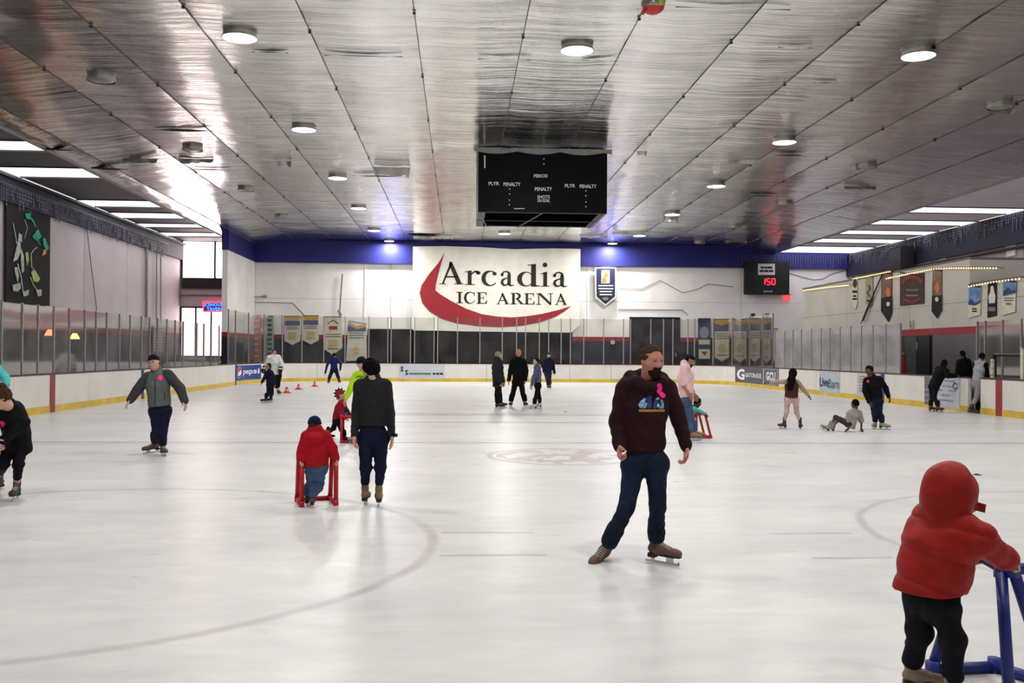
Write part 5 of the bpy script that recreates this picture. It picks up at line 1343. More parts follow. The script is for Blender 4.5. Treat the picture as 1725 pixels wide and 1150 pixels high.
def person(label, base, yaw, J, S=1.0, hh=0.235, hyaw=None, hpitch=0.0, hroll=0.0, res=0.014, seed=1, skin='fair', top=None, bottom=None, hair=None,
           sk=('figure', None), foot=None, hands=(0.5, 0.5), hsize=None, bare=None, D=None, sw=.172, hw=.088, group='skaters on the ice', face=True, z0=0.0):
    """yaw: 0 faces the camera, 90 faces the +X side, 180 away.  J: joints (px, py[, depth offset]);  R/L are the person's own."""
    b = G(base[0], base[1]) if D is None else W(base[0], base[1], D)
    if D is None: D = b.y
    b = Vector((b.x, b.y, z0))
    t = thing('person', b, label, 'person', group)
    ya = math.radians(yaw); f = np.array([math.sin(ya), -math.cos(ya), 0.0]); r = np.array([-math.cos(ya), -math.sin(ya), 0.0]); up = np.array([0, 0, 1.0])
    def jp(k):
        v = J[k]; return np.array(W(v[0], v[1], D + (v[2] if len(v) > 2 else 0.0)))
    neck, pel = jp('neck'), jp('pelvis'); sp = neck - pel; sl = np.linalg.norm(sp); su = sp / sl
    chest = pel + sp * .66; waist = pel + sp * .25
    fs = f - su * (f @ su); fs /= np.linalg.norm(fs); rs = np.cross(fs, su)
    if rs @ r < 0: rs = -rs
    sh = {k: (jp('sh' + k) if 'sh' + k in J else neck + rs * (sw * S * (1 if k == 'R' else -1)) - su * .055 * S) for k in 'RL'}
    hp = {k: (jp('hip' + k) if 'hip' + k in J else pel + r * (hw * S * (1 if k == 'R' else -1)) - up * .02 * S) for k in 'RL'}
    el = {k: jp('el' + k) for k in 'RL'}; wr = {k: jp('wr' + k) for k in 'RL'}; kn = {k: jp('kn' + k) for k in 'RL'}
    # feet
    ft = {}; an = {}
    fsz = (foot or {}).get('size', S)
    for k in 'RL':
        v = foot[k]          # (px, py, yaw[, dict])
        ex = v[3] if len(v) > 3 else {}
        fa = math.radians(v[2]); fd = np.array([math.sin(fa), -math.cos(fa), 0.0]); pt = math.radians(ex.get('pitch', 0)); ro = math.radians(ex.get('roll', 0))
        side = np.cross(fd, up); fd2 = fd * math.cos(pt) + up * math.sin(pt); u2 = -fd * math.sin(pt) + up * math.cos(pt); u2 = u2 * math.cos(ro) + side * math.sin(ro)
        if 'dy' in ex:
            a_ = np.array(W(v[0], v[1], D + ex['dy']))
            if ex.get('align'):          # boot shaft follows the shin
                sh_u = kn[k] - a_; sh_u /= np.linalg.norm(sh_u); fd2 = fd - sh_u * (fd @ sh_u); fd2 /= np.linalg.norm(fd2)
                fd2, u2 = fd2 * math.cos(pt) + sh_u * math.sin(pt), sh_u * math.cos(pt) - fd2 * math.sin(pt)
            pos = a_ - u2 * .20 * fsz
        else: pos = np.array(G(v[0], v[1])); pos[2] = ex.get('z', 0.0)
        ft[k] = (pos, fd2, u2); an[k] = pos + u2 * .20 * fsz - fd2 * .005
    s = S
    # ---- skin
    hc = jp('head'); hy = math.radians(yaw if hyaw is None else hyaw); hp_ = math.radians(hpitch); hr = math.radians(hroll)
    hf = np.array([math.sin(hy), -math.cos(hy), 0.0]); hs = np.array([-math.cos(hy), -math.sin(hy), 0.0])
    hf, hu = hf * math.cos(hp_) - up * math.sin(hp_), up * math.cos(hp_) + hf * math.sin(hp_)
    hu, hs = hu * math.cos(hr) + hs * math.sin(hr), hs * math.cos(hr) - hu * math.sin(hr)
    ops, HL, hrot = head_ops((hc, hs, hf, hu), hh)
    ops.append(cone(HL(0, -.12, -.40), neck - su * .05 * s, .205 * hh, .20 * hh, .05 * s))
    pieces = [surface(ops, min(res * .6, hh * .045))]
    body = [cone(waist, chest, .098 * s, .120 * s, .05, (fs, .66)), cone(pel, waist, .105 * s, .098 * s, .06, (fs, .68)), cone(sh['R'], sh['L'], .05 * s, .05 * s, .06), cone(chest, neck - su * .06 * s, .10 * s, .05 * s, .06)]
    for k in 'RL':
        body += [cone(sh[k], el[k], .046 * s, .037 * s, .02), cone(el[k], wr[k], .038 * s, .027 * s, .02), cone(hp[k], kn[k], .070 * s, .046 * s, .03), cone(kn[k], an[k], .048 * s, .034 * s, .02)]
    pieces.append(surface(body, max(res, .012)))
    hz = (hsize or s)
    for i, k in enumerate('RL'):
        if 'hd' + k in J: d = jp('hd' + k) - wr[k]
        else: d = wr[k] - el[k]
        inw = (pel + (neck - pel) * .3) - wr[k]
        if 'pn' + k in J: inw = np.array(J['pn' + k], float)
        sd = 1 if (np.cross(d, inw) @ (f + up * .3)) > 0 else -1
        pieces.append(surface(hand_ops(wr[k], d, inw, hz, hands[i], sd), max(.0048 * hz, res * .36)))
    bo = skin_mesh('body', pieces, SKIN[skin], t)
    if face:
        for sx in (-1, 1):
            e = HL(.135 * sx, .300, .035); me = MB().ball(e, .048 * hh, 10, 6).build('eye', eye_w, bo, smooth=True)
            e = HL(.137 * sx, .338, .033); MB().ball(e, .024 * hh, 8, 5).build('iris', eye_d, bo, smooth=True)
            MB().tube([HL(.06 * sx, .352, .105), HL(.14 * sx, .345, .125), HL(.215 * sx, .30, .10)], [.012 * hh, .018 * hh, .010 * hh], 6).build('eyebrow', HAIRC[hair.get('color', 'brown')] if hair and hair.get('color') in HAIRC else HAIRC['brown'], bo, smooth=True)
        MB().tube([HL(-.085, .325, -.24), HL(0, .348, -.235), HL(.085, .325, -.24)], [.010 * hh, .022 * hh, .010 * hh], 6).build('mouth', lip_m, bo, smooth=True)
    R_ = {'t': t, 'body': bo, 'HL': HL, 'hrot': hrot, 'hf': hf, 'hu': hu, 'hs': hs, 'hh': hh, 'an': an, 'wr': wr, 'el': el, 'sh': sh, 'kn': kn, 'hp': hp, 'neck': neck, 'pel': pel, 'chest': chest, 'f': f, 'fs': fs, 'r': r, 'su': su, 's': s, 'res': res, 'D': D, 'W': lambda x, y, dy=0.0: W(x, y, D + dy)}
    # ---- upper garment
    if top:
        l = top.get('loose', .02) * s; a_l = top.get('arm', l); hem = np.array(W(*top['hem'], D)) if 'hem' in top else pel - su * .06 * s
        fl = top.get('flat', .70); br = top.get('belly', 1.0)
        T = [cone(chest, neck - su * .07 * s, .145 * s + l, .07 * s + l * .5, .05, (fs, fl)), cone(waist, chest, .132 * s * br + l, .155 * s + l, .06, (fs, fl)),
             cone(hem - su * .02, waist, top.get('hw', .145) * s * br + l, .132 * s * br + l, .06, (fs, fl)), cone(sh['R'] * .86 + neck * .14, sh['L'] * .86 + neck * .14, .058 * s + l * .8, .058 * s + l * .8, .05),
             cut(hem, np.array([0, 0, -1.]) if top.get('hemz') else -su)]
        if top.get('hemr'):
            T += [cone(hem + r * .10 * s, hem - r * .10 * s, .05, .05, .02)]
        for k in 'RL':
            e2 = el[k]
            T.append(cone(sh[k] + (el[k] - sh[k]) * .03, e2 if top.get('sleeve', 'long') == 'long' else sh[k] + (el[k] - sh[k]) * .85, .057 * s + a_l, (.049 if top.get('sleeve', 'long') == 'long' else .062) * s + a_l, .024))
            if top.get('sleeve', 'long') == 'long':
                T.append(cone(e2, wr[k] - (wr[k] - e2) * .02, .049 * s + a_l, .036 * s + a_l * .8, .012))
                if top.get('cuff'): T.append(ell(wr[k] - (wr[k] - e2) * .10, [.038 * s + a_l * .7] * 3, None, .02))
        if top.get('collar', True):
            T.append(cone(neck - su * .03 * s, neck + su * top.get('ch', .035) * s - fs * .008 * s, .096 * s + l * .3, .080 * s + l * .3, .03))
        T += top.get('extra', lambda R: [])(R_)
        dp = folds(seed, .45 * top.get('fold', .010) * s)
        if top.get('puff'):
            pf = top['puff']; base_d = dp
            dp = lambda P: base_d(P) - pf[1] * np.abs(np.cos(math.pi * ((P - V3(pel)) @ V3(su)) / pf[0])).astype(np.float32) ** .6
        R_['top'] = skin_mesh(top.get('name', 'jacket'), [surface(T, res, dp)], top['m'], t)
    if bottom:
        l = bottom.get('loose', .012) * s; Bt = [cone(hp['R'], hp['L'], .100 * s + l, .100 * s + l, .03, (f, .95)), cone(pel, waist + (waist - pel) * bottom.get('rise', .0), .128 * s + l, .118 * s + l, .05, (fs, .74))]
        for k in 'RL':
            if not bottom.get('slim') and bottom.get('short', .1) < .3: Bt.append(cone(an[k] + ft[k][2] * .03 * fsz, an[k] + ft[k][2] * .125 * fsz, .064 * fsz, .064 * fsz, .03))
            end = an[k] + (kn[k] - an[k]) * bottom.get('short', .10)
            Bt += [cone(hp[k], kn[k], .086 * s + l, .058 * s + l, .03), cone(kn[k], end, .058 * s + l, .043 * s + l if bottom.get('slim') else max(.043 * s + l * bottom.get('flare', 1.0), .062 * fsz), .03)]
        R_['bot'] = skin_mesh(bottom.get('name', 'trousers'), [surface(Bt, res, folds(seed + 50, .8 * bottom.get('fold', .007) * s, 42))], bottom['m'], t)
    for k in 'RL':
        if sk: skate(t, ft[k][0], ft[k][1], ft[k][2], fsz, sk[0], sk[1], sk[2])
    # ---- hair, hats
    if hair:
        hs_ = min(res * .7, hh * .05); k_ = hair.get('kind', 'short'); hm = HAIRC.get(hair.get('color')) or hair.get('m')
        E = lambda c, q_, k=.02: ell(HL(*c), [x * hh for x in q_], hrot, k)
        cutp = lambda p, n: cut(HL(*p), hs * n[0] + hf * n[1] + hu * n[2])
        if k_ in ('short', 'long', 'bun', 'pony'):
            v = hair.get('vol', 1.0)
            Hh = [E((0, -.075, .155), (.345 * v, .405 * v, .385 * v)), E((0, -.17, -.05), (.30 * v, .27 * v, .28 * v), .04), cutp((0, .12, .10), (0, .86, -.5)), cutp((0, 0, hair.get('low', -.22)), (0, 0, -1))]
            if k_ == 'long':
                pts = [HL(0, -.25, .1)] + [np.array(W(x, y, D + dy)) for x, y, dy in hair['fall']]
                for a, b_ in zip(pts[:-1], pts[1:]): Hh.append(cone(a, b_, hair.get('w', .09) * s, hair.get('w', .09) * .8 * s, .05, (fs, .6)))
            if k_ == 'bun': Hh.append(ell(np.array(W(*hair['bun'])) if len(hair['bun']) == 3 else HL(0, -.35, .45), [.05 * s] * 3, None, .02))
            if k_ == 'pony':
                pts = [HL(0, -.42, .20)] + [np.array(W(x, y, D + dy)) for x, y, dy in hair['fall']]
                for a, b_ in zip(pts[:-1], pts[1:]): Hh.append(cone(a, b_, .035 * s, .025 * s, .02))
            R_['hair'] = skin_mesh('hair', [surface(Hh, hs_, folds(seed + 9, .006, 60))], hm, t)
        if k_ == 'beanie':
            Hh = [E((0, -.06, .17), (.365, .43, .40)), cutp((0, .2, .13), (0, .18, -.98))]
            R_['hair'] = skin_mesh('beanie', [surface(Hh, hs_, folds(seed + 9, .003, 40))], hair['m'], t)
            Hb = [E((0, -.06, .15), (.385, .45, .40)), cutp((0, .2, .13), (0, .18, -.98)), cutp((0, .2, .26), (0, -.18, .98))]
            skin_mesh('beanie_cuff', [surface(Hb, hs_)], hair.get('m2', hair['m']), t)
            E2 = [E((0, -.15, -.05), (.31, .27, .26), .02), cutp((0, .0, .16), (0, 0, 1)), cutp((0, -.02, 0), (0, 1, 0)), cutp((0, 0, -.24), (0, 0, -1))]
            if hair.get('under'): skin_mesh('hair', [surface(E2, hs_)], HAIRC[hair['under']], t)
        if k_ == 'cap':
            Hh = [E((0, -.06, .17), (.36, .42, .36)), cutp((0, .2, .16), (0, .1, -.99))]; br = hair.get('brim', 1)
            Hh.append(('cone',) + cone(HL(-.12, .36 * br, .18), HL(.12, .36 * br, .18), .16 * hh, .16 * hh, .02, (hu, .18))[1:])
            R_['hair'] = skin_mesh('cap', [surface(Hh, hs_)], hair['m'], t)
            E2 = [E((0, -.14, -.0), (.335, .30, .26), .02), cutp((0, .0, .19), (0, 0, 1)), cutp((0, .05, 0), (0, 1, 0)), cutp((0, 0, -.24), (0, 0, -1))]
            if hair.get('under'): skin_mesh('hair', [surface(E2, hs_)], HAIRC[hair['under']], t)
        if hair.get('beard'):
            Bd = [E((0, .13, -.31), (.225, .25, .21)), E((0, .27, -.42), (.13, .13, .15), .03), cone(HL(-.13, .335, -.19), HL(.13, .335, -.19), .032 * hh, .032 * hh, .01), cutp((0, .17, -.15), (0, -.62, .78)),
                  carve(cone(HL(-.06, .40, -.245), HL(.06, .40, -.245), .028 * hh, .028 * hh, 0)), cutp((0, .02, 0), (0, -1, 0))]
            skin_mesh('beard', [surface(Bd, hs_ * .8, folds(seed + 3, .003, 90))], HAIRC[hair['beard']], t)
    return R_
def sticker(R, px, py, rad, tgt='top', name='sticker'):
    c = R['W'](px, py); d = Vector((0, 1, 0)); d = (Vector(c) - Vector(_C)).normalized()
    right = Vector(_R); upv = Vector(_U)
    return patch(name, R['t'], R[tgt], disc2((0, 0), rad, rad, 12), lambda u, v: c + right * u + upv * v, d, sticker_m, .006, 0)
# ------------------------------------------------------------------ skating frames
def pipe_frame(label, m, tubes, rad, joints=()):
    pts = [p for tb in tubes for p in tb[1]]
    c = Vector((sum(p[0] for p in pts) / len(pts), sum(p[1] for p in pts) / len(pts), 0))
    t = thing('skating_frame', c, label, 'skating aid', 'pipe skating frames')
    for nm, ps in tubes: MB().tube(ps, rad, 10).build(nm, m, t, smooth=True)
    for p in joints: MB().tube([Vector(p) - Vector((0, 0, rad * 1.6)), Vector(p) + Vector((0, 0, rad * 1.6))], rad * 1.2, 10).build('joint', m, t, smooth=True)
    return t
red_pipe = M('red_pipe_plastic', (186, 24, 36), 0.4, var=0.05); blue_pipe = M('blue_pipe_plastic', (34, 50, 128), 0.4, var=0.10)
def frame_std(label, m, origin, heading, w, L, H, rad, slant=.12):
    a = math.radians(heading); f = Vector((math.sin(a), -math.cos(a), 0)); r = Vector((-math.cos(a), -math.sin(a), 0)); o = Vector((origin[0], origin[1], rad))
    tb = []; jn = []
    for s in (-1, 1):
        ra, fa = o + r * w / 2 * s, o + r * w / 2 * s + f * L
        rt, ft_ = ra + Vector((0, 0, H)), fa + Vector((0, 0, H)) - f * slant
        tb += [('rear_post', [ra, rt]), ('front_post', [fa, ft_]), ('hand_rail', [rt, ft_]), ('base_rail', [ra, fa])]; jn += [ra, fa, rt, ft_]
    tb += [('cross_rail', [o - r * w / 2 + f * L, o + r * w / 2 + f * L]), ('cross_rail', [o - r * w / 2 + f * (L - slant) + Vector((0, 0, H)), o + r * w / 2 + f * (L - slant) + Vector((0, 0, H))])]
    return pipe_frame(label, m, tb, rad, jn)
p0, p1 = G(508, 853), G(566, 852)
frame_std('red pipe skating frame held by the child in red jacket and navy hat', red_pipe, ((p0 + p1) / 2), 196, (p1 - p0).length, .42, .50, .026)
p0 = G(574, 746)
frame_std('red pipe skating frame of the child in the spiky red hat', red_pipe, p0 + Vector((0, .22, 0)), 92, .42, .42, .46, .024)
p0 = G(1172, 738)
frame_std('red pipe skating frame beside the man in the pink shirt', red_pipe, p0 + Vector((0, .2, 0)), 94, .40, .30, .46, .024)
g = lambda x, y: G(x, y, .03)
a1, a2 = g(1570, 1128), W(1632, 932, 5.08); n1, n2 = W(1686, 956, 4.66), g(1701, 1180); e1, e2 = W(1706, 956, 4.62), g(1768, 1150)
pipe_frame('blue pipe skating frame held by the child in the red hooded jacket', blue_pipe,
           [('rear_post', [a1, a2]), ('base_rail', [a1, g(1675, 1122)]), ('base_rail', [g(1675, 1122), e2]), ('hand_rail', [a2, W(1640, 931, 5.04), n1]), ('rear_post', [n1, n2]), ('front_post', [e1, e2]),
            ('hand_rail', [n1, e1, W(1745, 960, 4.55)]), ('base_rail', [n2, e2])], .029, [a1, a2, n1, n2, e1, g(1675, 1122)])

# ------------------------------------------------------------------ clothes
maroon = cloth('maroon_fleece', (44, 20, 26)); denim = cloth('dark_denim', (22, 33, 52), var=.25, scale=5); bdenim = cloth('blue_denim', (70, 92, 122), var=.2, scale=7)
red_puff = cloth('red_quilted_nylon', (152, 32, 29), rough=.5, bump=.1); black_d = cloth('black_denim', (19, 20, 26)); charcoal = cloth('charcoal_wool', (40, 40, 42)); navy_d = cloth('navy_denim', (20, 26, 50))
bright_red = cloth('bright_red_fleece', (172, 22, 36)); neon = cloth('neon_green_knit', (176, 222, 40)); grey_j = cloth('grey_softshell', (92, 96, 94)); dgrey = cloth('dark_grey_panel', (58, 60, 60)); black_w = cloth('black_jersey', (15, 14, 17))
teal = cloth('teal_knit', (80, 186, 186)); white_j = cloth('white_mesh_jersey', (214, 212, 212)); navy_j = cloth('navy_jacket', (22, 24, 48)); royal = cloth('royal_blue_coat', (26, 34, 92)); lilac = cloth('grey_lilac_fleece', (88, 88, 116))
pink_t = cloth('pale_pink_cotton', (232, 190, 194)); pinkp = cloth('dusty_pink_leggings', (196, 164, 156)); vest = cloth('brown_vest', (72, 46, 44)); grey_t = cloth('grey_tee', (150, 142, 136)); ltgrey = cloth('light_grey_sweat', (156, 160, 164)); sleeve_p = cloth('pinkish_grey_sleeve', (168, 150, 146))
brown_b = M('brown_skate_leather', (92, 70, 58), .55, var=.1); tan_b = M('tan_skate_suede', (140, 108, 78), .7, var=.1); black_b = M('black_skate', (22, 22, 24), .5); beige_b = M('beige_skate', (150, 136, 118), .6); white_b = M('white_skate', (206, 202, 198), .5)
sole_d = M('dark_sole', (40, 32, 28), .6); gold_t = M('print_amber', (176, 128, 60), .7); sky_t = M('print_sky_blue', (112, 160, 208), .7, var=.2, scale=30); deep_t = M('print_deep_blue', (44, 66, 110), .7, var=.2, scale=30); pale_t = M('print_pale', (190, 206, 220), .7)

# 1 man in the hoodie
def hood_down(R):
    n, f, r, s, up = R['neck'], R['f'], R['r'], R['s'], np.array([0, 0, 1.])
    ps = [n + r * .10 * s + f * .06 * s - up * .01, n + r * .125 * s - f * .03 * s + up * .035, n - f * .125 * s + up * .045, n - r * .125 * s - f * .03 * s + up * .025, n - r * .10 * s + f * .06 * s - up * .015, n + f * .115 * s - up * .055]
    return [cone(ps[i], ps[(i + 1) % 6], .038 * s, .038 * s, .03) for i in range(6)] + [ell(n - f * .16 * s - up * .04, [.11 * s, .07 * s, .10 * s], None, .04)]
R = person('man in a maroon hoodie with pink stickers, beard and jeans gliding forward', (1108, 950), 4,
    dict(neck=(1089, 640), pelvis=(1086, 768), head=(1098, 608, -.04), elR=(1039, 714, .04), wrR=(1045, 752, -.06), elL=(1143, 704, .06), wrL=(1156, 752, -.02), knR=(1056, 853, -.06), knL=(1108, 852, -.10), hipR=(1068, 782), hipL=(1105, 780), hdR=(1042, 772, -.14), hdL=(1156, 785, -.06)),
    S=1.04, hh=.250, hyaw=24, hpitch=6, res=.0085, seed=11, skin='ruddy', sw=.168, hw=.085,
    top=dict(m=maroon, loose=.018, name='hoodie', hem=(1086, 758), fold=.011, extra=hood_down, collar=False, cuff=True, arm=.016, hw=.138), bottom=dict(m=denim, loose=.004, fold=.005, short=.02, flare=2.2),
    hair=dict(kind='short', color='brown', beard='darkbrown', low=-.10), sk=('figure', brown_b, sole_d), foot={'L': (1106, 948, 48), 'R': (1026, 913, -30, dict(dy=.12, align=1, pitch=-8)), 'size': 1.02}, hands=(1.25, .75))
hp_t = R['t']; camr, camu = Vector(_R), Vector(_U)
def pfm(R, x0, y0):     # print frame in photograph pixels
    return lambda u, v: R['W'](u, v, -.15)
vd = lambda R: Vector(R['W'](1098, 670)) - Vector(_C)
fmh = pfm(R, 0, 0)
for k_, (mm_, pts_) in enumerate(((sky_t, [(1075, 682), (1079, 675), (1085, 670), (1089, 671), (1087, 677), (1091, 680), (1086, 684), (1088, 688), (1078, 687)]), (deep_t, [(1089, 669), (1096, 664), (1099, 668), (1096, 676), (1099, 683), (1095, 688), (1090, 687), (1093, 678)]),
                     (deep_t, [(1102, 676), (1107, 668), (1112, 669), (1109, 675), (1112, 681), (1106, 688), (1100, 688)]), (sky_t, [(1112, 672), (1117, 674), (1119, 681), (1118, 688), (1110, 688), (1114, 681)]),
                     (pale_t, [(1080, 676), (1086, 672), (1084, 677)]), (pale_t, [(1107, 682), (1110, 679), (1111, 685), (1108, 686)]), (pale_t, [(1077, 683), (1084, 680), (1083, 684)]), (pale_t, [(1104, 672), (1111, 669), (1109, 673)]))):
    patch('print_shape', hp_t, R['top'], [pts_], fmh, vd(R), mm_, .005 + .002 * (k_ > 3), 1)
patch('print_lettering', hp_t, R['top'], [q(1076, 689.5, 1120, 693.5)], fmh, vd(R), gold_t, .005, 2)
for i, (x, y, rr) in enumerate(((1111, 649.5, .020), (1112, 654, .018), (1110, 659, .020), (1114, 663, .019), (1117, 666, .020))): sticker(R, x, y, rr)

# 2 child in the red hooded jacket
R = person('child in a puffy red hooded jacket pushing the blue frame', (1575, 1180), 118,
    dict(neck=(1594, 876), pelvis=(1562, 1008), head=(1604, 828), elR=(1652, 908, -.14), wrR=(1694, 942, -.06), elL=(1618, 918, .22), wrL=(1634, 930, .28), knR=(1606, 1075, -.12), knL=(1549, 1066, .04), hipR=(1584, 1015, -.06), hipL=(1552, 1012, .08), hdR=(1712, 950, -.06)),
    S=.68, hh=.20, res=.0075, seed=21, sw=.135, top=dict(m=red_puff, loose=.092, arm=.034, hem=(1568, 990), name='jacket', fold=.006, puff=(.150, .015), flat=.84, collar=True, ch=.05, cuff=True, hw=.15, hemz=1),
    bottom=dict(m=black_d, loose=.026, fold=.016, short=.16), hair=dict(kind='short', color='darkbrown'), sk=('figure', M('pale_tan_skate', (150, 128, 104), .6), sole_d), foot={'L': (1538, 1164, 78), 'R': (1606, 1194, 82), 'size': .70}, hands=(1.2, 1.2), hsize=.72)
HLk = R['HL']
hc = R['W'](1601, 824); hrot = R['hrot']
Hd = [ell(hc, [.126, .138, .140], hrot, .02), ell(R['W'](1590, 806), [.085, .09, .07], None, .04), cone(R['W'](1590, 835), R['neck'] + np.array([0, 0, .03]), .112, .112, .04), carve(ell(HLk(0, .92, -.02), [.095, .10, .12], hrot)), cone(R['W'](1634, 825, .0), R['W'](1634, 850, .0), .034, .042, .03)]
MB().obox(R['W'](1640, 851, -.01), camr * .052 - camu * .014, Vector((0, .014, 0)), camu * .021 + camr * .003).build('chin_tab', red_puff, R['t'])
skin_mesh('hood', [surface(Hd, .0075, folds(5, .010, 18))], red_puff, R['t'])

# 3 woman in the blazer, from behind
R = person('woman in a dark blazer and navy jeans seen from behind', (627, 852), 180,
    dict(neck=(628, 641), pelvis=(628, 729), head=(624, 623), elR=(657, 694, .02), wrR=(660, 733, -.05), elL=(600, 694, .02), wrL=(597, 734, -.10), knR=(641, 788), knL=(616, 788), hipR=(641, 737), hipL=(616, 737)),
    S=.94, hh=.228, hyaw=218, hpitch=14, res=.0105, seed=31, sw=.160, hw=.082, top=dict(m=charcoal, loose=.022, hem=(628, 717), name='blazer', fold=.006, ch=.045, arm=.008, hw=.15), bottom=dict(m=navy_d, loose=.008, fold=.005, short=.30, slim=1, rise=.5),
    hair=dict(kind='short', color='black', vol=1.14, low=-.36), sk=('figure', tan_b, sole_d), foot={'R': (638, 851, 186), 'L': (615, 849, 176), 'size': .93}, hands=(.4, .6))
MB().tube([R['W'](662, 732, -.10), R['W'](668, 733, -.14)], .02, 8).build('cuff_strap', black_m, R['t'])

# 4 child with red jacket and navy hat
navyhat = cloth('navy_knit', (24, 24, 70)); 
R = person('child in a red jacket, jeans and navy knit hat seen from behind', (522, 853), 178,
    dict(neck=(532, 730), pelvis=(533, 784), head=(530, 717), elR=(560, 755, .02), wrR=(566, 772, -.04), elL=(508, 760, .02), wrL=(507, 774, -.04), knR=(537, 818, .06), knL=(524, 818, .06)),
    S=.60, hh=.195, hyaw=172, hpitch=20, res=.0095, seed=41, top=dict(m=bright_red, loose=.075, arm=.026, hem=(533, 785), name='jacket', fold=.010, flat=.8, hw=.14, ch=.09, extra=lambda R: [ell(R['neck'] - R['f'] * .10 - np.array([0, 0, .05]), [.10, .06, .07], None, .04), cone(R['neck'] - np.array([.01, 0, .03]), R['neck'] + np.array([-.01, -.01, .035]), .095, .085, .03)]),
    bottom=dict(m=bdenim, loose=.030, fold=.012, short=.02), hair=dict(kind='beanie', m=navyhat, m2=cloth('black_knit', (20, 20, 30)), under='brown'), sk=('figure', brown_b, sole_d), foot={'R': (526, 854, 184), 'L': (518, 851, 176), 'size': .64}, hands=(1.2, 1.2), hsize=.62)

# 5 child with the spiky hat
R = person('small child in red with a spiky red hat at a red frame', (578, 744), 82,
    dict(neck=(576, 677), pelvis=(568, 705), head=(574, 666), elR=(574, 697, -.14), wrR=(582, 704, -.20), elL=(584, 692, .10), wrL=(590, 700, .14), knR=(575, 723, -.05), knL=(562, 721, .06), hipR=(570, 708, -.05), hipL=(566, 708, .05)),
    S=.58, hh=.20, hyaw=95, hpitch=-12, res=.012, seed=51, top=dict(m=cloth('crimson_fleece', (146, 24, 38)), loose=.040, arm=.02, hem=(567, 706), name='sweatshirt', flat=.85), bottom=dict(m=black_w, loose=.02),
    hair=dict(kind='beanie', m=cloth('red_knit', (150, 30, 40)), under='brown'), sk=('figure', black_b, sole_d), foot={'R': (580, 744, 92), 'L': (553, 739, 80), 'size': .62}, hands=(1.1, 1.1), hsize=.6)
HLk = R['HL']
for i, a in enumerate((-70, -35, 0, 35, 70, 105, 140)):
    aa = math.radians(a); c = HLk(0, -.06 + .40 * math.sin(-aa) * .9, .17 + .38 * math.cos(aa)); tip = HLk(0, -.06 + .66 * math.sin(-aa) * .9, .17 + .62 * math.cos(aa))
    MB().tube([c, tip], [.030, .004], 8).build('hat_spike', black_w, R['t'], smooth=True)
patch('purple_print', R['t'], R['top'], [q(578, 686, 586, 700)], lambda u, v: R['W'](u, v, -.2), Vector(R['W'](582, 693)) - Vector(_C), cloth('purple_patch', (86, 72, 140)), .006, 1)

# 6 adult in neon green
R = person('person in a neon green top bending toward the spiky hat child', (606, 746), -22,
    dict(neck=(613, 625), pelvis=(616, 678), head=(609, 612, -.1), shR=(599, 632, -.05), elR=(590, 655, -.10), wrR=(583, 670, -.10), elL=(634, 656), wrL=(630, 676, -.1), knR=(604, 712), knL=(622, 712)),
    S=.95, hh=.228, hyaw=-40, hpitch=28, res=.013, seed=61, skin='fair', top=dict(m=neon, loose=.022, hem=(616, 684), name='sweatshirt', arm=.012), bottom=dict(m=black_w, loose=.02), hair=dict(kind='beanie', m=cloth('black_beanie', (18, 16, 20)), under='darkbrown'),
    sk=('figure', beige_b, sole_d), foot={'R': (596, 746, -20), 'L': (622, 745, 10), 'size': .95})
for pp_ in (stroke([(600, 637), (604, 633), (608, 636), (612, 633), (615, 637)], 1.3), disc2((604, 641), 1.8, 1.8, 8), disc2((611, 641), 1.8, 1.8, 8)):
    patch('face_print', R['t'], R['top'], pp_, lambda u, v: R['W'](u, v, -.3), Vector(R['W'](607, 640)) - Vector(_C), black_w, .006, 1)

# 7 man in the grey jacket
R = person('man in a grey jacket, black beanie and glasses with arms held out', (268, 768), 6,
    dict(neck=(264, 627), pelvis=(270, 689), head=(259, 610, -.05), shR=(248, 636), shL=(283, 631), elR=(232, 656, -.06), wrR=(220, 673, -.14), elL=(303, 653, -.04), wrL=(311, 675, -.12), knR=(264, 726, -.05), knL=(274, 726, -.04), hipR=(262, 692), hipL=(278, 692), hdR=(213, 682, -.18), hdL=(313, 685, -.14)),
    S=.96, hh=.235, hyaw=-8, hpitch=4, hroll=12, res=.011, seed=71, skin='fair', top=dict(m=grey_j, loose=.038, hem=(269, 684), name='jacket', fold=.007, ch=.05, arm=.022, flat=.78), bottom=dict(m=navy_j, loose=.018, short=.03),
    hair=dict(kind='beanie', m=cloth('black_beanie'), under='darkbrown'), sk=('figure', brown_b, sole_d), foot={'L': (274, 767, 32), 'R': (262, 764, -58, dict(z=.02, pitch=-6)), 'size': .95}, hands=(.35, .35))
Bt = []
for k in 'RL': Bt += [cone(R['sh'][k], R['el'][k], .087, .079, .02), cone(R['el'][k], R['wr'][k], .079, .064, .02), ell(R['sh'][k] * .80 + R['neck'] * .20, [.080, .092, .082], None, .03)]
skin_mesh('dark_sleeves', [surface(Bt, .011, folds(8, .0025))], dgrey, R['t'])
sticker(R, 270, 636, .042)
MB().tube([R['W'](260.5, 633, -.5), R['W'](261, 656, -.5), R['W'](261, 682, -.5)], .006, 6)
patch('zip', R['t'], R['top'], [q(260.4, 637, 261.6, 683)], lambda u, v: R['W'](u, v, -.4), Vector(R['W'](261, 660)) - Vector(_C), black_m, .005, 3)
patch('pocket_zip', R['t'], R['top'], [[(276, 674), (277.4, 674), (278.6, 662), (277.4, 662)]], lambda u, v: R['W'](u, v, -.4), Vector(R['W'](277, 668)) - Vector(_C), black_m, .005, 1)
HLk = R['HL']
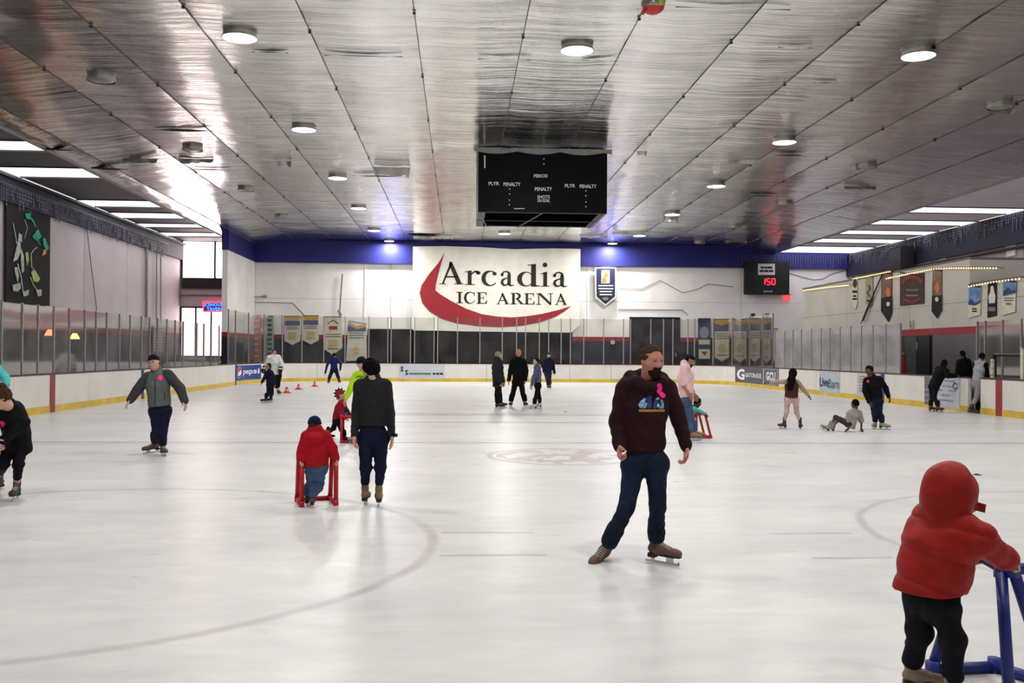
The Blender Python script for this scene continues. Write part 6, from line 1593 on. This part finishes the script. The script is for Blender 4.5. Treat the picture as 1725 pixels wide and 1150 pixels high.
for sx in (-1, 1): MB().tube([HLk(.135 * sx + .10 * math.cos(i * math.pi / 6), .40, .03 + .075 * math.sin(i * math.pi / 6)) for i in range(13)], .010 * .235, 6).build('spectacle_rim', black_m, R['t'])
MB().tube([HLk(-.04, .41, .04), HLk(.04, .41, .04)], .003, 6).build('spectacle_bridge', black_m, R['t'])

# 8 woman in black at the picture edge
R = person('woman in black with brown hair bending forward at the picture edge', (28, 841), -35,
    dict(neck=(15, 686, -.22), pelvis=(31, 736, .06), head=(2, 670, -.34), elR=(-16, 722, -.20), wrR=(-6, 744, -.38), elL=(40, 712, -.18), wrL=(2, 744, -.36), knR=(6, 782, -.18), knL=(31, 782, -.16), hipR=(18, 742, .06), hipL=(34, 742, .0), hdL=(-10, 750, -.42), shL=(28, 688, -.12)),
    S=.93, hh=.23, hyaw=-62, hpitch=24, res=.0105, seed=81, top=dict(m=black_w, loose=.034, hem=(32, 756), name='jacket', fold=.008, arm=.022, flat=.85), bottom=dict(m=black_w, loose=.002, short=.30, slim=1),
    hair=dict(kind='short', color='brown', vol=1.06), sk=('figure', M('dark_brown_skate', (62, 48, 42), .6), sole_d), foot={'L': (28, 841, 8), 'R': (-2, 826, -15), 'size': .93}, hands=(.5, .5))
MB().ball(R['W'](2, 651, -.34), (.055, .055, .045), 12, 8).build('hair_bun', HAIRC['brown'], R['t'], smooth=True)
sticker(R, 3, 714, .035)

# 9 person in teal, mostly outside the picture
R = person('person in a teal top whose bent arm shows at the picture edge', (-34, 776), 12,
    dict(neck=(-30, 618), pelvis=(-32, 682), head=(-31, 598), shL=(-9, 618), elL=(8, 636, -.04), wrL=(11, 648, -.16), elR=(-58, 650), wrR=(-60, 676), knR=(-40, 722), knL=(-24, 722), hdL=(4, 653, -.22)),
    S=.97, hh=.23, res=.014, seed=91, skin='tan', top=dict(m=teal, loose=.026, name='sweater', arm=.022), bottom=dict(m=navy_j), hair=dict(kind='short', color='darkbrown'), sk=('figure', brown_b, sole_d), foot={'R': (-42, 776, -10), 'L': (-24, 776, 20), 'size': .95})

# 10 hockey player in white
R = person('hockey player in a white jersey and black shorts near the corner sign', (461, 665), 18,
    dict(neck=(461, 600.5), pelvis=(463, 632), head=(462, 594), elR=(449, 614, -.1), wrR=(444, 622, -.2), elL=(475, 614, -.1), wrL=(472, 623, -.2), knR=(459, 648, -.1), knL=(466, 648, -.1)),
    S=1.04, hh=.24, res=.019, seed=101, skin='ruddy', top=dict(m=white_j, loose=.075, arm=.045, hem=(463, 631), name='jersey', flat=.85, fold=.014), bottom=dict(m=black_w, loose=.07, name='shorts', short=1.02), hair=dict(kind='short', color='darkbrown'),
    sk=('hockey', black_b, sole_d), foot={'R': (458, 663, -20), 'L': (469, 665, 30), 'size': 1.05}, hands=(.6, .6))
for k in 'RL':
    skin_mesh('sock', [surface([cone(R['kn'][k], R['an'][k], .085, .065, .02), cone(R['kn'][k] + np.array([0, 0, .08]), R['kn'][k], .08, .085, .02)], .019)], cloth('white_sock', (206, 200, 202)), R['t'])
    skin_mesh('glove', [surface([ell(R['wr'][k] + np.array([0, -.02, -.06]), [.085, .075, .11], None, .02), cone(R['wr'][k], R['el'][k] * .35 + R['wr'][k] * .65, .085, .095, .02)], .019)], cloth('dark_red_glove', (48, 18, 26)), R['t'])
    MB().lathe(R['wr'][k] + np.array([0, 0, .03]), [(.10, 0), (.10, .05)], 12).build('glove_stripe', white_j, R['t'], smooth=True)

# 11 child in navy
R = person('child all in navy skating in front of the white jersey', (453, 678), -42,
    dict(neck=(453, 625), pelvis=(455, 647), head=(452, 617), elR=(445, 637, -.05), wrR=(441, 644, -.1), elL=(462, 638), wrL=(463, 647), knR=(452, 663, -.05), knL=(458, 662, .05)),
    S=.76, hh=.21, res=.016, seed=111, skin='tan', top=dict(m=navy_j, loose=.035, hem=(455, 654), name='jacket', arm=.02), bottom=dict(m=black_d, loose=.02), hair=dict(kind='long', color='darkbrown', fall=[(455, 630, .05)], w=.07), sk=('hockey', black_b, sole_d), foot={'R': (448, 678, -70), 'L': (456, 677, -45), 'size': .85})

# 12 bending figure in blue far away
R = person('person in a blue coat and trousers bending down by the far boards', (563, 646), 180,
    dict(neck=(562, 604, .10), pelvis=(563, 622), head=(563, 598, .22), elR=(574, 613), wrR=(573, 623), elL=(551, 615), wrL=(548, 628), knR=(569, 633), knL=(556, 633)),
    S=.98, hh=.23, res=.022, seed=121, top=dict(m=royal, loose=.04, hem=(563, 622), name='coat', arm=.02), bottom=dict(m=navy_j, loose=.03), hair=dict(kind='short', color='black'), sk=('hockey', black_b, sole_d), foot={'R': (571, 645, 160), 'L': (554, 646, 205), 'size': 1.0})

# 13-15 three talking in the middle, 16 behind them
R = person('man in a long dark jacket with fair hair, standing first of the talking three', (840, 688), 105,
    dict(neck=(838, 606), pelvis=(839, 642), head=(840, 599), elR=(834, 628, -.18), wrR=(842, 644, -.2), elL=(843, 627, .2), wrL=(847, 643, .2), knR=(838, 665, -.06), knL=(841, 665, .08)),
    S=1.0, hh=.235, res=.016, seed=131, hyaw=95, top=dict(m=cloth('dark_grey_coat', (38, 38, 42)), loose=.05, hem=(839, 651), name='jacket', flat=.85, ch=.05), bottom=dict(m=black_w, loose=.03), hair=dict(kind='short', color='grey', vol=1.08), sk=('figure', black_b, sole_d), foot={'R': (838, 688, 98), 'L': (843, 686, 95), 'size': 1.0})
R = person('man all in black with fair hair standing legs apart, middle of the talking three', (873, 685), 2,
    dict(neck=(873, 605), pelvis=(873, 642), head=(873.5, 595), elR=(860, 624), wrR=(857, 640, -.05), elL=(886, 624), wrL=(885, 640, -.05), knR=(864, 664), knL=(881, 664)),
    S=1.03, hh=.24, res=.015, seed=141, skin='ruddy', top=dict(m=black_w, loose=.03, hem=(873, 639), name='jacket', ch=.05), bottom=dict(m=black_w, loose=.012, short=.02, flare=2.5), hair=dict(kind='short', color='blond', vol=1.06), sk=('figure', black_b, sole_d), foot={'R': (861, 685, -15), 'L': (884, 685, 15), 'size': 1.05})
R = person('woman in a grey-lilac jacket with ponytail, turned toward the two men', (906, 689), -78,
    dict(neck=(905, 616.5), pelvis=(906, 648), head=(903, 609), elL=(899, 636, -.16), wrL=(896, 648, -.18), elR=(908, 636, .16), wrR=(904, 648, .2), knL=(903, 668, -.08), knR=(908, 668, .08)),
    S=.90, hh=.222, res=.015, seed=151, top=dict(m=lilac, loose=.024, hem=(906, 644), name='jacket', ch=.04), bottom=dict(m=black_w, loose=.008), hair=dict(kind='pony', color='darkbrown', fall=[(911, 610, 0), (913, 618, .02)]), sk=('figure', white_b, sole_d), foot={'L': (900, 689, -82), 'R': (909, 687, -60), 'size': .92})
R = person('man in navy gliding on one leg behind the talking three', (923, 655), 8,
    dict(neck=(925, 604.5), pelvis=(923, 628), head=(924.5, 598), elR=(916, 617), wrR=(916, 626, .1), elL=(932, 617), wrL=(934, 628), knR=(922, 641, -.05), knL=(926, 641, .05)),
    S=1.0, hh=.235, res=.019, seed=161, top=dict(m=navy_j, loose=.035, hem=(923, 630), name='jacket'), bottom=dict(m=cloth('slate_trousers', (36, 42, 60)), loose=.012), hair=dict(kind='cap', m=navy_j, under='grey'), sk=('hockey', black_b, sole_d), foot={'R': (923, 655, 0), 'L': (927, 645, 0, dict(dy=.5, pitch=-70)), 'size': 1.0})

# 17 man in pink
R = person('man in a pale pink shirt, jeans and backward cap looking down', (1164, 741), 74,
    dict(neck=(1154, 616), pelvis=(1156, 673), head=(1162, 607), elR=(1150, 648, -.16), wrR=(1160, 662, -.24), elL=(1163, 648, .2), wrL=(1170, 664, .2), knR=(1157, 706, -.08), knL=(1163, 706, .06), hdR=(1165, 670, -.26)),
    S=.97, hh=.235, hyaw=78, hpitch=28, res=.0125, seed=171, skin='tan', top=dict(m=pink_t, loose=.040, sleeve='short', hem=(1156, 677), name='t_shirt', arm=.02, flat=.85), bottom=dict(m=bdenim, loose=.022, short=.02),
    hair=dict(kind='cap', m=cloth('black_cap', (20, 20, 30)), under='black', brim=-1, beard='black'), sk=('figure', tan_b, sole_d), foot={'R': (1163, 742, 84), 'L': (1170, 739, 72), 'size': .98}, hands=(.5, .5))
# 18 small child behind him
R = person('small child in teal bent over the frame behind the pink shirt man', (1172, 739), 85,
    dict(neck=(1170, 688, .25), pelvis=(1163, 708, .25), head=(1175, 678, .25), elR=(1178, 692, .12), wrR=(1187, 697, .10), elL=(1178, 692, .36), wrL=(1186, 697, .36), knR=(1166, 723, .2), knL=(1163, 723, .3), hipR=(1163, 710, .18), hipL=(1163, 710, .30)),
    S=.54, hh=.19, hpitch=25, res=.0125, seed=181, skin='brown', top=dict(m=teal, loose=.03, name='jacket', arm=.014), bottom=dict(m=navy_j, loose=.03), hair=dict(kind='short', color='black'), sk=('figure', white_b, sole_d), foot={'R': (1167, 736, 88), 'L': (1166, 733, 80), 'size': .58}, hsize=.6)
# 19 girl with arms out
R = person('girl in a brown vest and pink leggings with long dark hair, arms spread', (1335, 723), 182,
    dict(neck=(1334, 638), pelvis=(1333, 669), head=(1335, 629), shR=(1343, 643), shL=(1324, 643), elR=(1353, 655), wrR=(1361, 665), elL=(1311, 643), wrL=(1297, 644), knR=(1342, 694), knL=(1325, 694), hipR=(1340, 672), hipL=(1327, 672)),
    S=.80, hh=.21, hyaw=170, res=.0125, seed=191, skin='brown', top=dict(m=sleeve_p, loose=.012, hem=(1333, 664), name='shirt', arm=.010), bottom=dict(m=pinkp, loose=.006, short=.32, slim=1), hair=dict(kind='long', color='black', fall=[(1333, 640, -.12), (1331, 653, -.15)], w=.11), sk=('figure', M('dark_brown_skate'), sole_d), foot={'R': (1348, 723, 150), 'L': (1321, 722, 212), 'size': .82}, hands=(.3, .3))
Vt = [cone(R['pel'] - np.array([0, 0, .0]), R['chest'], .150, .150, .04, (R['fs'], .74)), cone(R['chest'], R['neck'] - np.array([0, 0, .04]), .155, .08, .04, (R['fs'], .74)), cut(R['pel'] - np.array([0, 0, .01]), np.array([0, 0, -1.]))]
skin_mesh('vest', [surface(Vt, .0125, folds(6, .005))], vest, R['t'])
# 20 boy sitting on the ice
R = person('boy in a grey t-shirt sitting on the ice leaning on his hands', (1436, 727), 232,
    dict(neck=(1439, 692), pelvis=(1433, 713), head=(1440, 680), shR=(1448, 695, .05), shL=(1430, 696, -.05), elR=(1451, 710, .03), wrR=(1451, 722, .0), elL=(1428, 712, -.06), wrL=(1429, 722, -.06), knR=(1414, 706, .22), knL=(1408, 703, -.02), hipR=(1432, 714, .1), hipL=(1430, 714, -.04), hdR=(1453, 726, -.06), hdL=(1424, 727, -.06)),
    S=.70, hh=.20, hyaw=215, res=.0125, seed=201, skin='brown', top=dict(m=grey_t, loose=.035, sleeve='short', hem=(1432, 721), name='t_shirt', flat=.85, arm=.02), bottom=dict(m=cloth('dark_shorts', (60, 56, 58)), loose=.02, short=.9, name='shorts'), hair=dict(kind='short', color='black'), sk=('figure', beige_b, sole_d),
    foot={'L': (1397, 716, 262, dict(dy=-.02, pitch=26)), 'R': (1404, 716, 258, dict(dy=.22, pitch=20)), 'size': .78}, hands=(.1, .1), hsize=.72)
# 21 teenager in black
R = person('teenager in a black sweatshirt with a pink sticker standing over the sitting boy', (1479, 723), -16,
    dict(neck=(1470, 636), pelvis=(1476, 673), head=(1464, 624.5, -.05), elR=(1457, 658, -.02), wrR=(1464, 677, -.08), elL=(1492, 654), wrL=(1497, 668, -.03), knR=(1473, 698), knL=(1482, 698), hipR=(1471, 677), hipL=(1481, 677)),
    S=.86, hh=.22, hyaw=-48, hpitch=18, res=.012, seed=211, skin='brown', top=dict(m=black_w, loose=.034, hem=(1475, 672), name='sweatshirt', arm=.022), bottom=dict(m=denim, loose=.010), hair=dict(kind='short', color='black', vol=1.08), sk=('figure', beige_b, sole_d), foot={'R': (1474, 722, -40), 'L': (1486, 723, 42), 'size': .9}, hands=(.5, .5))
sticker(R, 1462, 642, .032)
# 22 woman leaning on the boards
R = person('woman in black leaning her elbows on the boards at the gate', (1573, 693), 112,
    dict(neck=(1588, 621), pelvis=(1573, 650), head=(1592, 612), elR=(1597, 633, -.2), wrR=(1609, 633, -.15), elL=(1599, 632, .1), wrL=(1609, 632, .1), knR=(1574, 669, -.08), knL=(1570, 669, .08)),
    S=.93, hh=.225, res=.014, seed=221, skin='brown', top=dict(m=black_w, loose=.04, hem=(1572, 655), name='jacket', flat=.9), bottom=dict(m=cloth('black_leggings', (20, 18, 24)), loose=.008), hair=dict(kind='long', color='black', fall=[(1586, 618, 0)], w=.08), sk=('figure', M('rust_skate', (96, 58, 44), .6), sole_d), foot={'R': (1580, 694, 100), 'L': (1568, 693, 105), 'size': .95})
# 23 person beyond the gate, seen from behind
R = person('person in a black jacket standing outside the boards, back turned', (1626, 690), 186,
    dict(neck=(1623, 606), pelvis=(1626, 648), head=(1620, 597), elR=(1636, 630), wrR=(1637, 646, -.05), elL=(1613, 630), wrL=(1612, 646, -.05), knR=(1630, 672), knL=(1620, 672)),
    S=.97, hh=.23, hyaw=215, res=.015, seed=231, skin='brown', D=28.4, top=dict(m=black_w, loose=.03, hem=(1626, 652), name='jacket', ch=.05), bottom=dict(m=black_d), hair=dict(kind='short', color='black'), sk=('figure', black_b, sole_d), foot={'R': (1630, 680, 186, dict(dy=0)), 'L': (1621, 680, 180, dict(dy=0)), 'size': .97}, group='people at the gate', z0=-.05)
# 24 person striding out through the gate
R = person('person in a grey sweatshirt with black sleeves striding out through the gate', (1644, 693), 118,
    dict(neck=(1652, 610), pelvis=(1646, 646), head=(1654.5, 601), elR=(1662, 630, -.1), wrR=(1664, 642, -.1), elL=(1645, 630, .2), wrL=(1652, 642, .25), knR=(1647, 667, -.1), knL=(1653, 668, .15)),
    S=.93, hh=.225, hpitch=15, res=.014, seed=241, skin='brown', D=27.3, top=dict(m=ltgrey, loose=.032, hem=(1646, 643), name='sweatshirt', arm=.004), bottom=dict(m=cloth('light_grey_joggers', (140, 140, 142)), loose=.026, short=.05), hair=dict(kind='short', color='black', vol=1.05), sk=('figure', M('dark_red_skate', (58, 34, 34), .6), sole_d),
    foot={'R': (1638, 682, 150, dict(dy=-.25, align=1, pitch=-30)), 'L': (1655, 682, 118, dict(dy=.3)), 'size': .95}, group='people at the gate')
Bt = []
for k in 'RL': Bt += [cone(R['sh'][k], R['el'][k], .078, .070, .02), cone(R['el'][k], R['wr'][k], .070, .054, .02)]
skin_mesh('black_sleeves', [surface(Bt, .014)], black_w, R['t'])
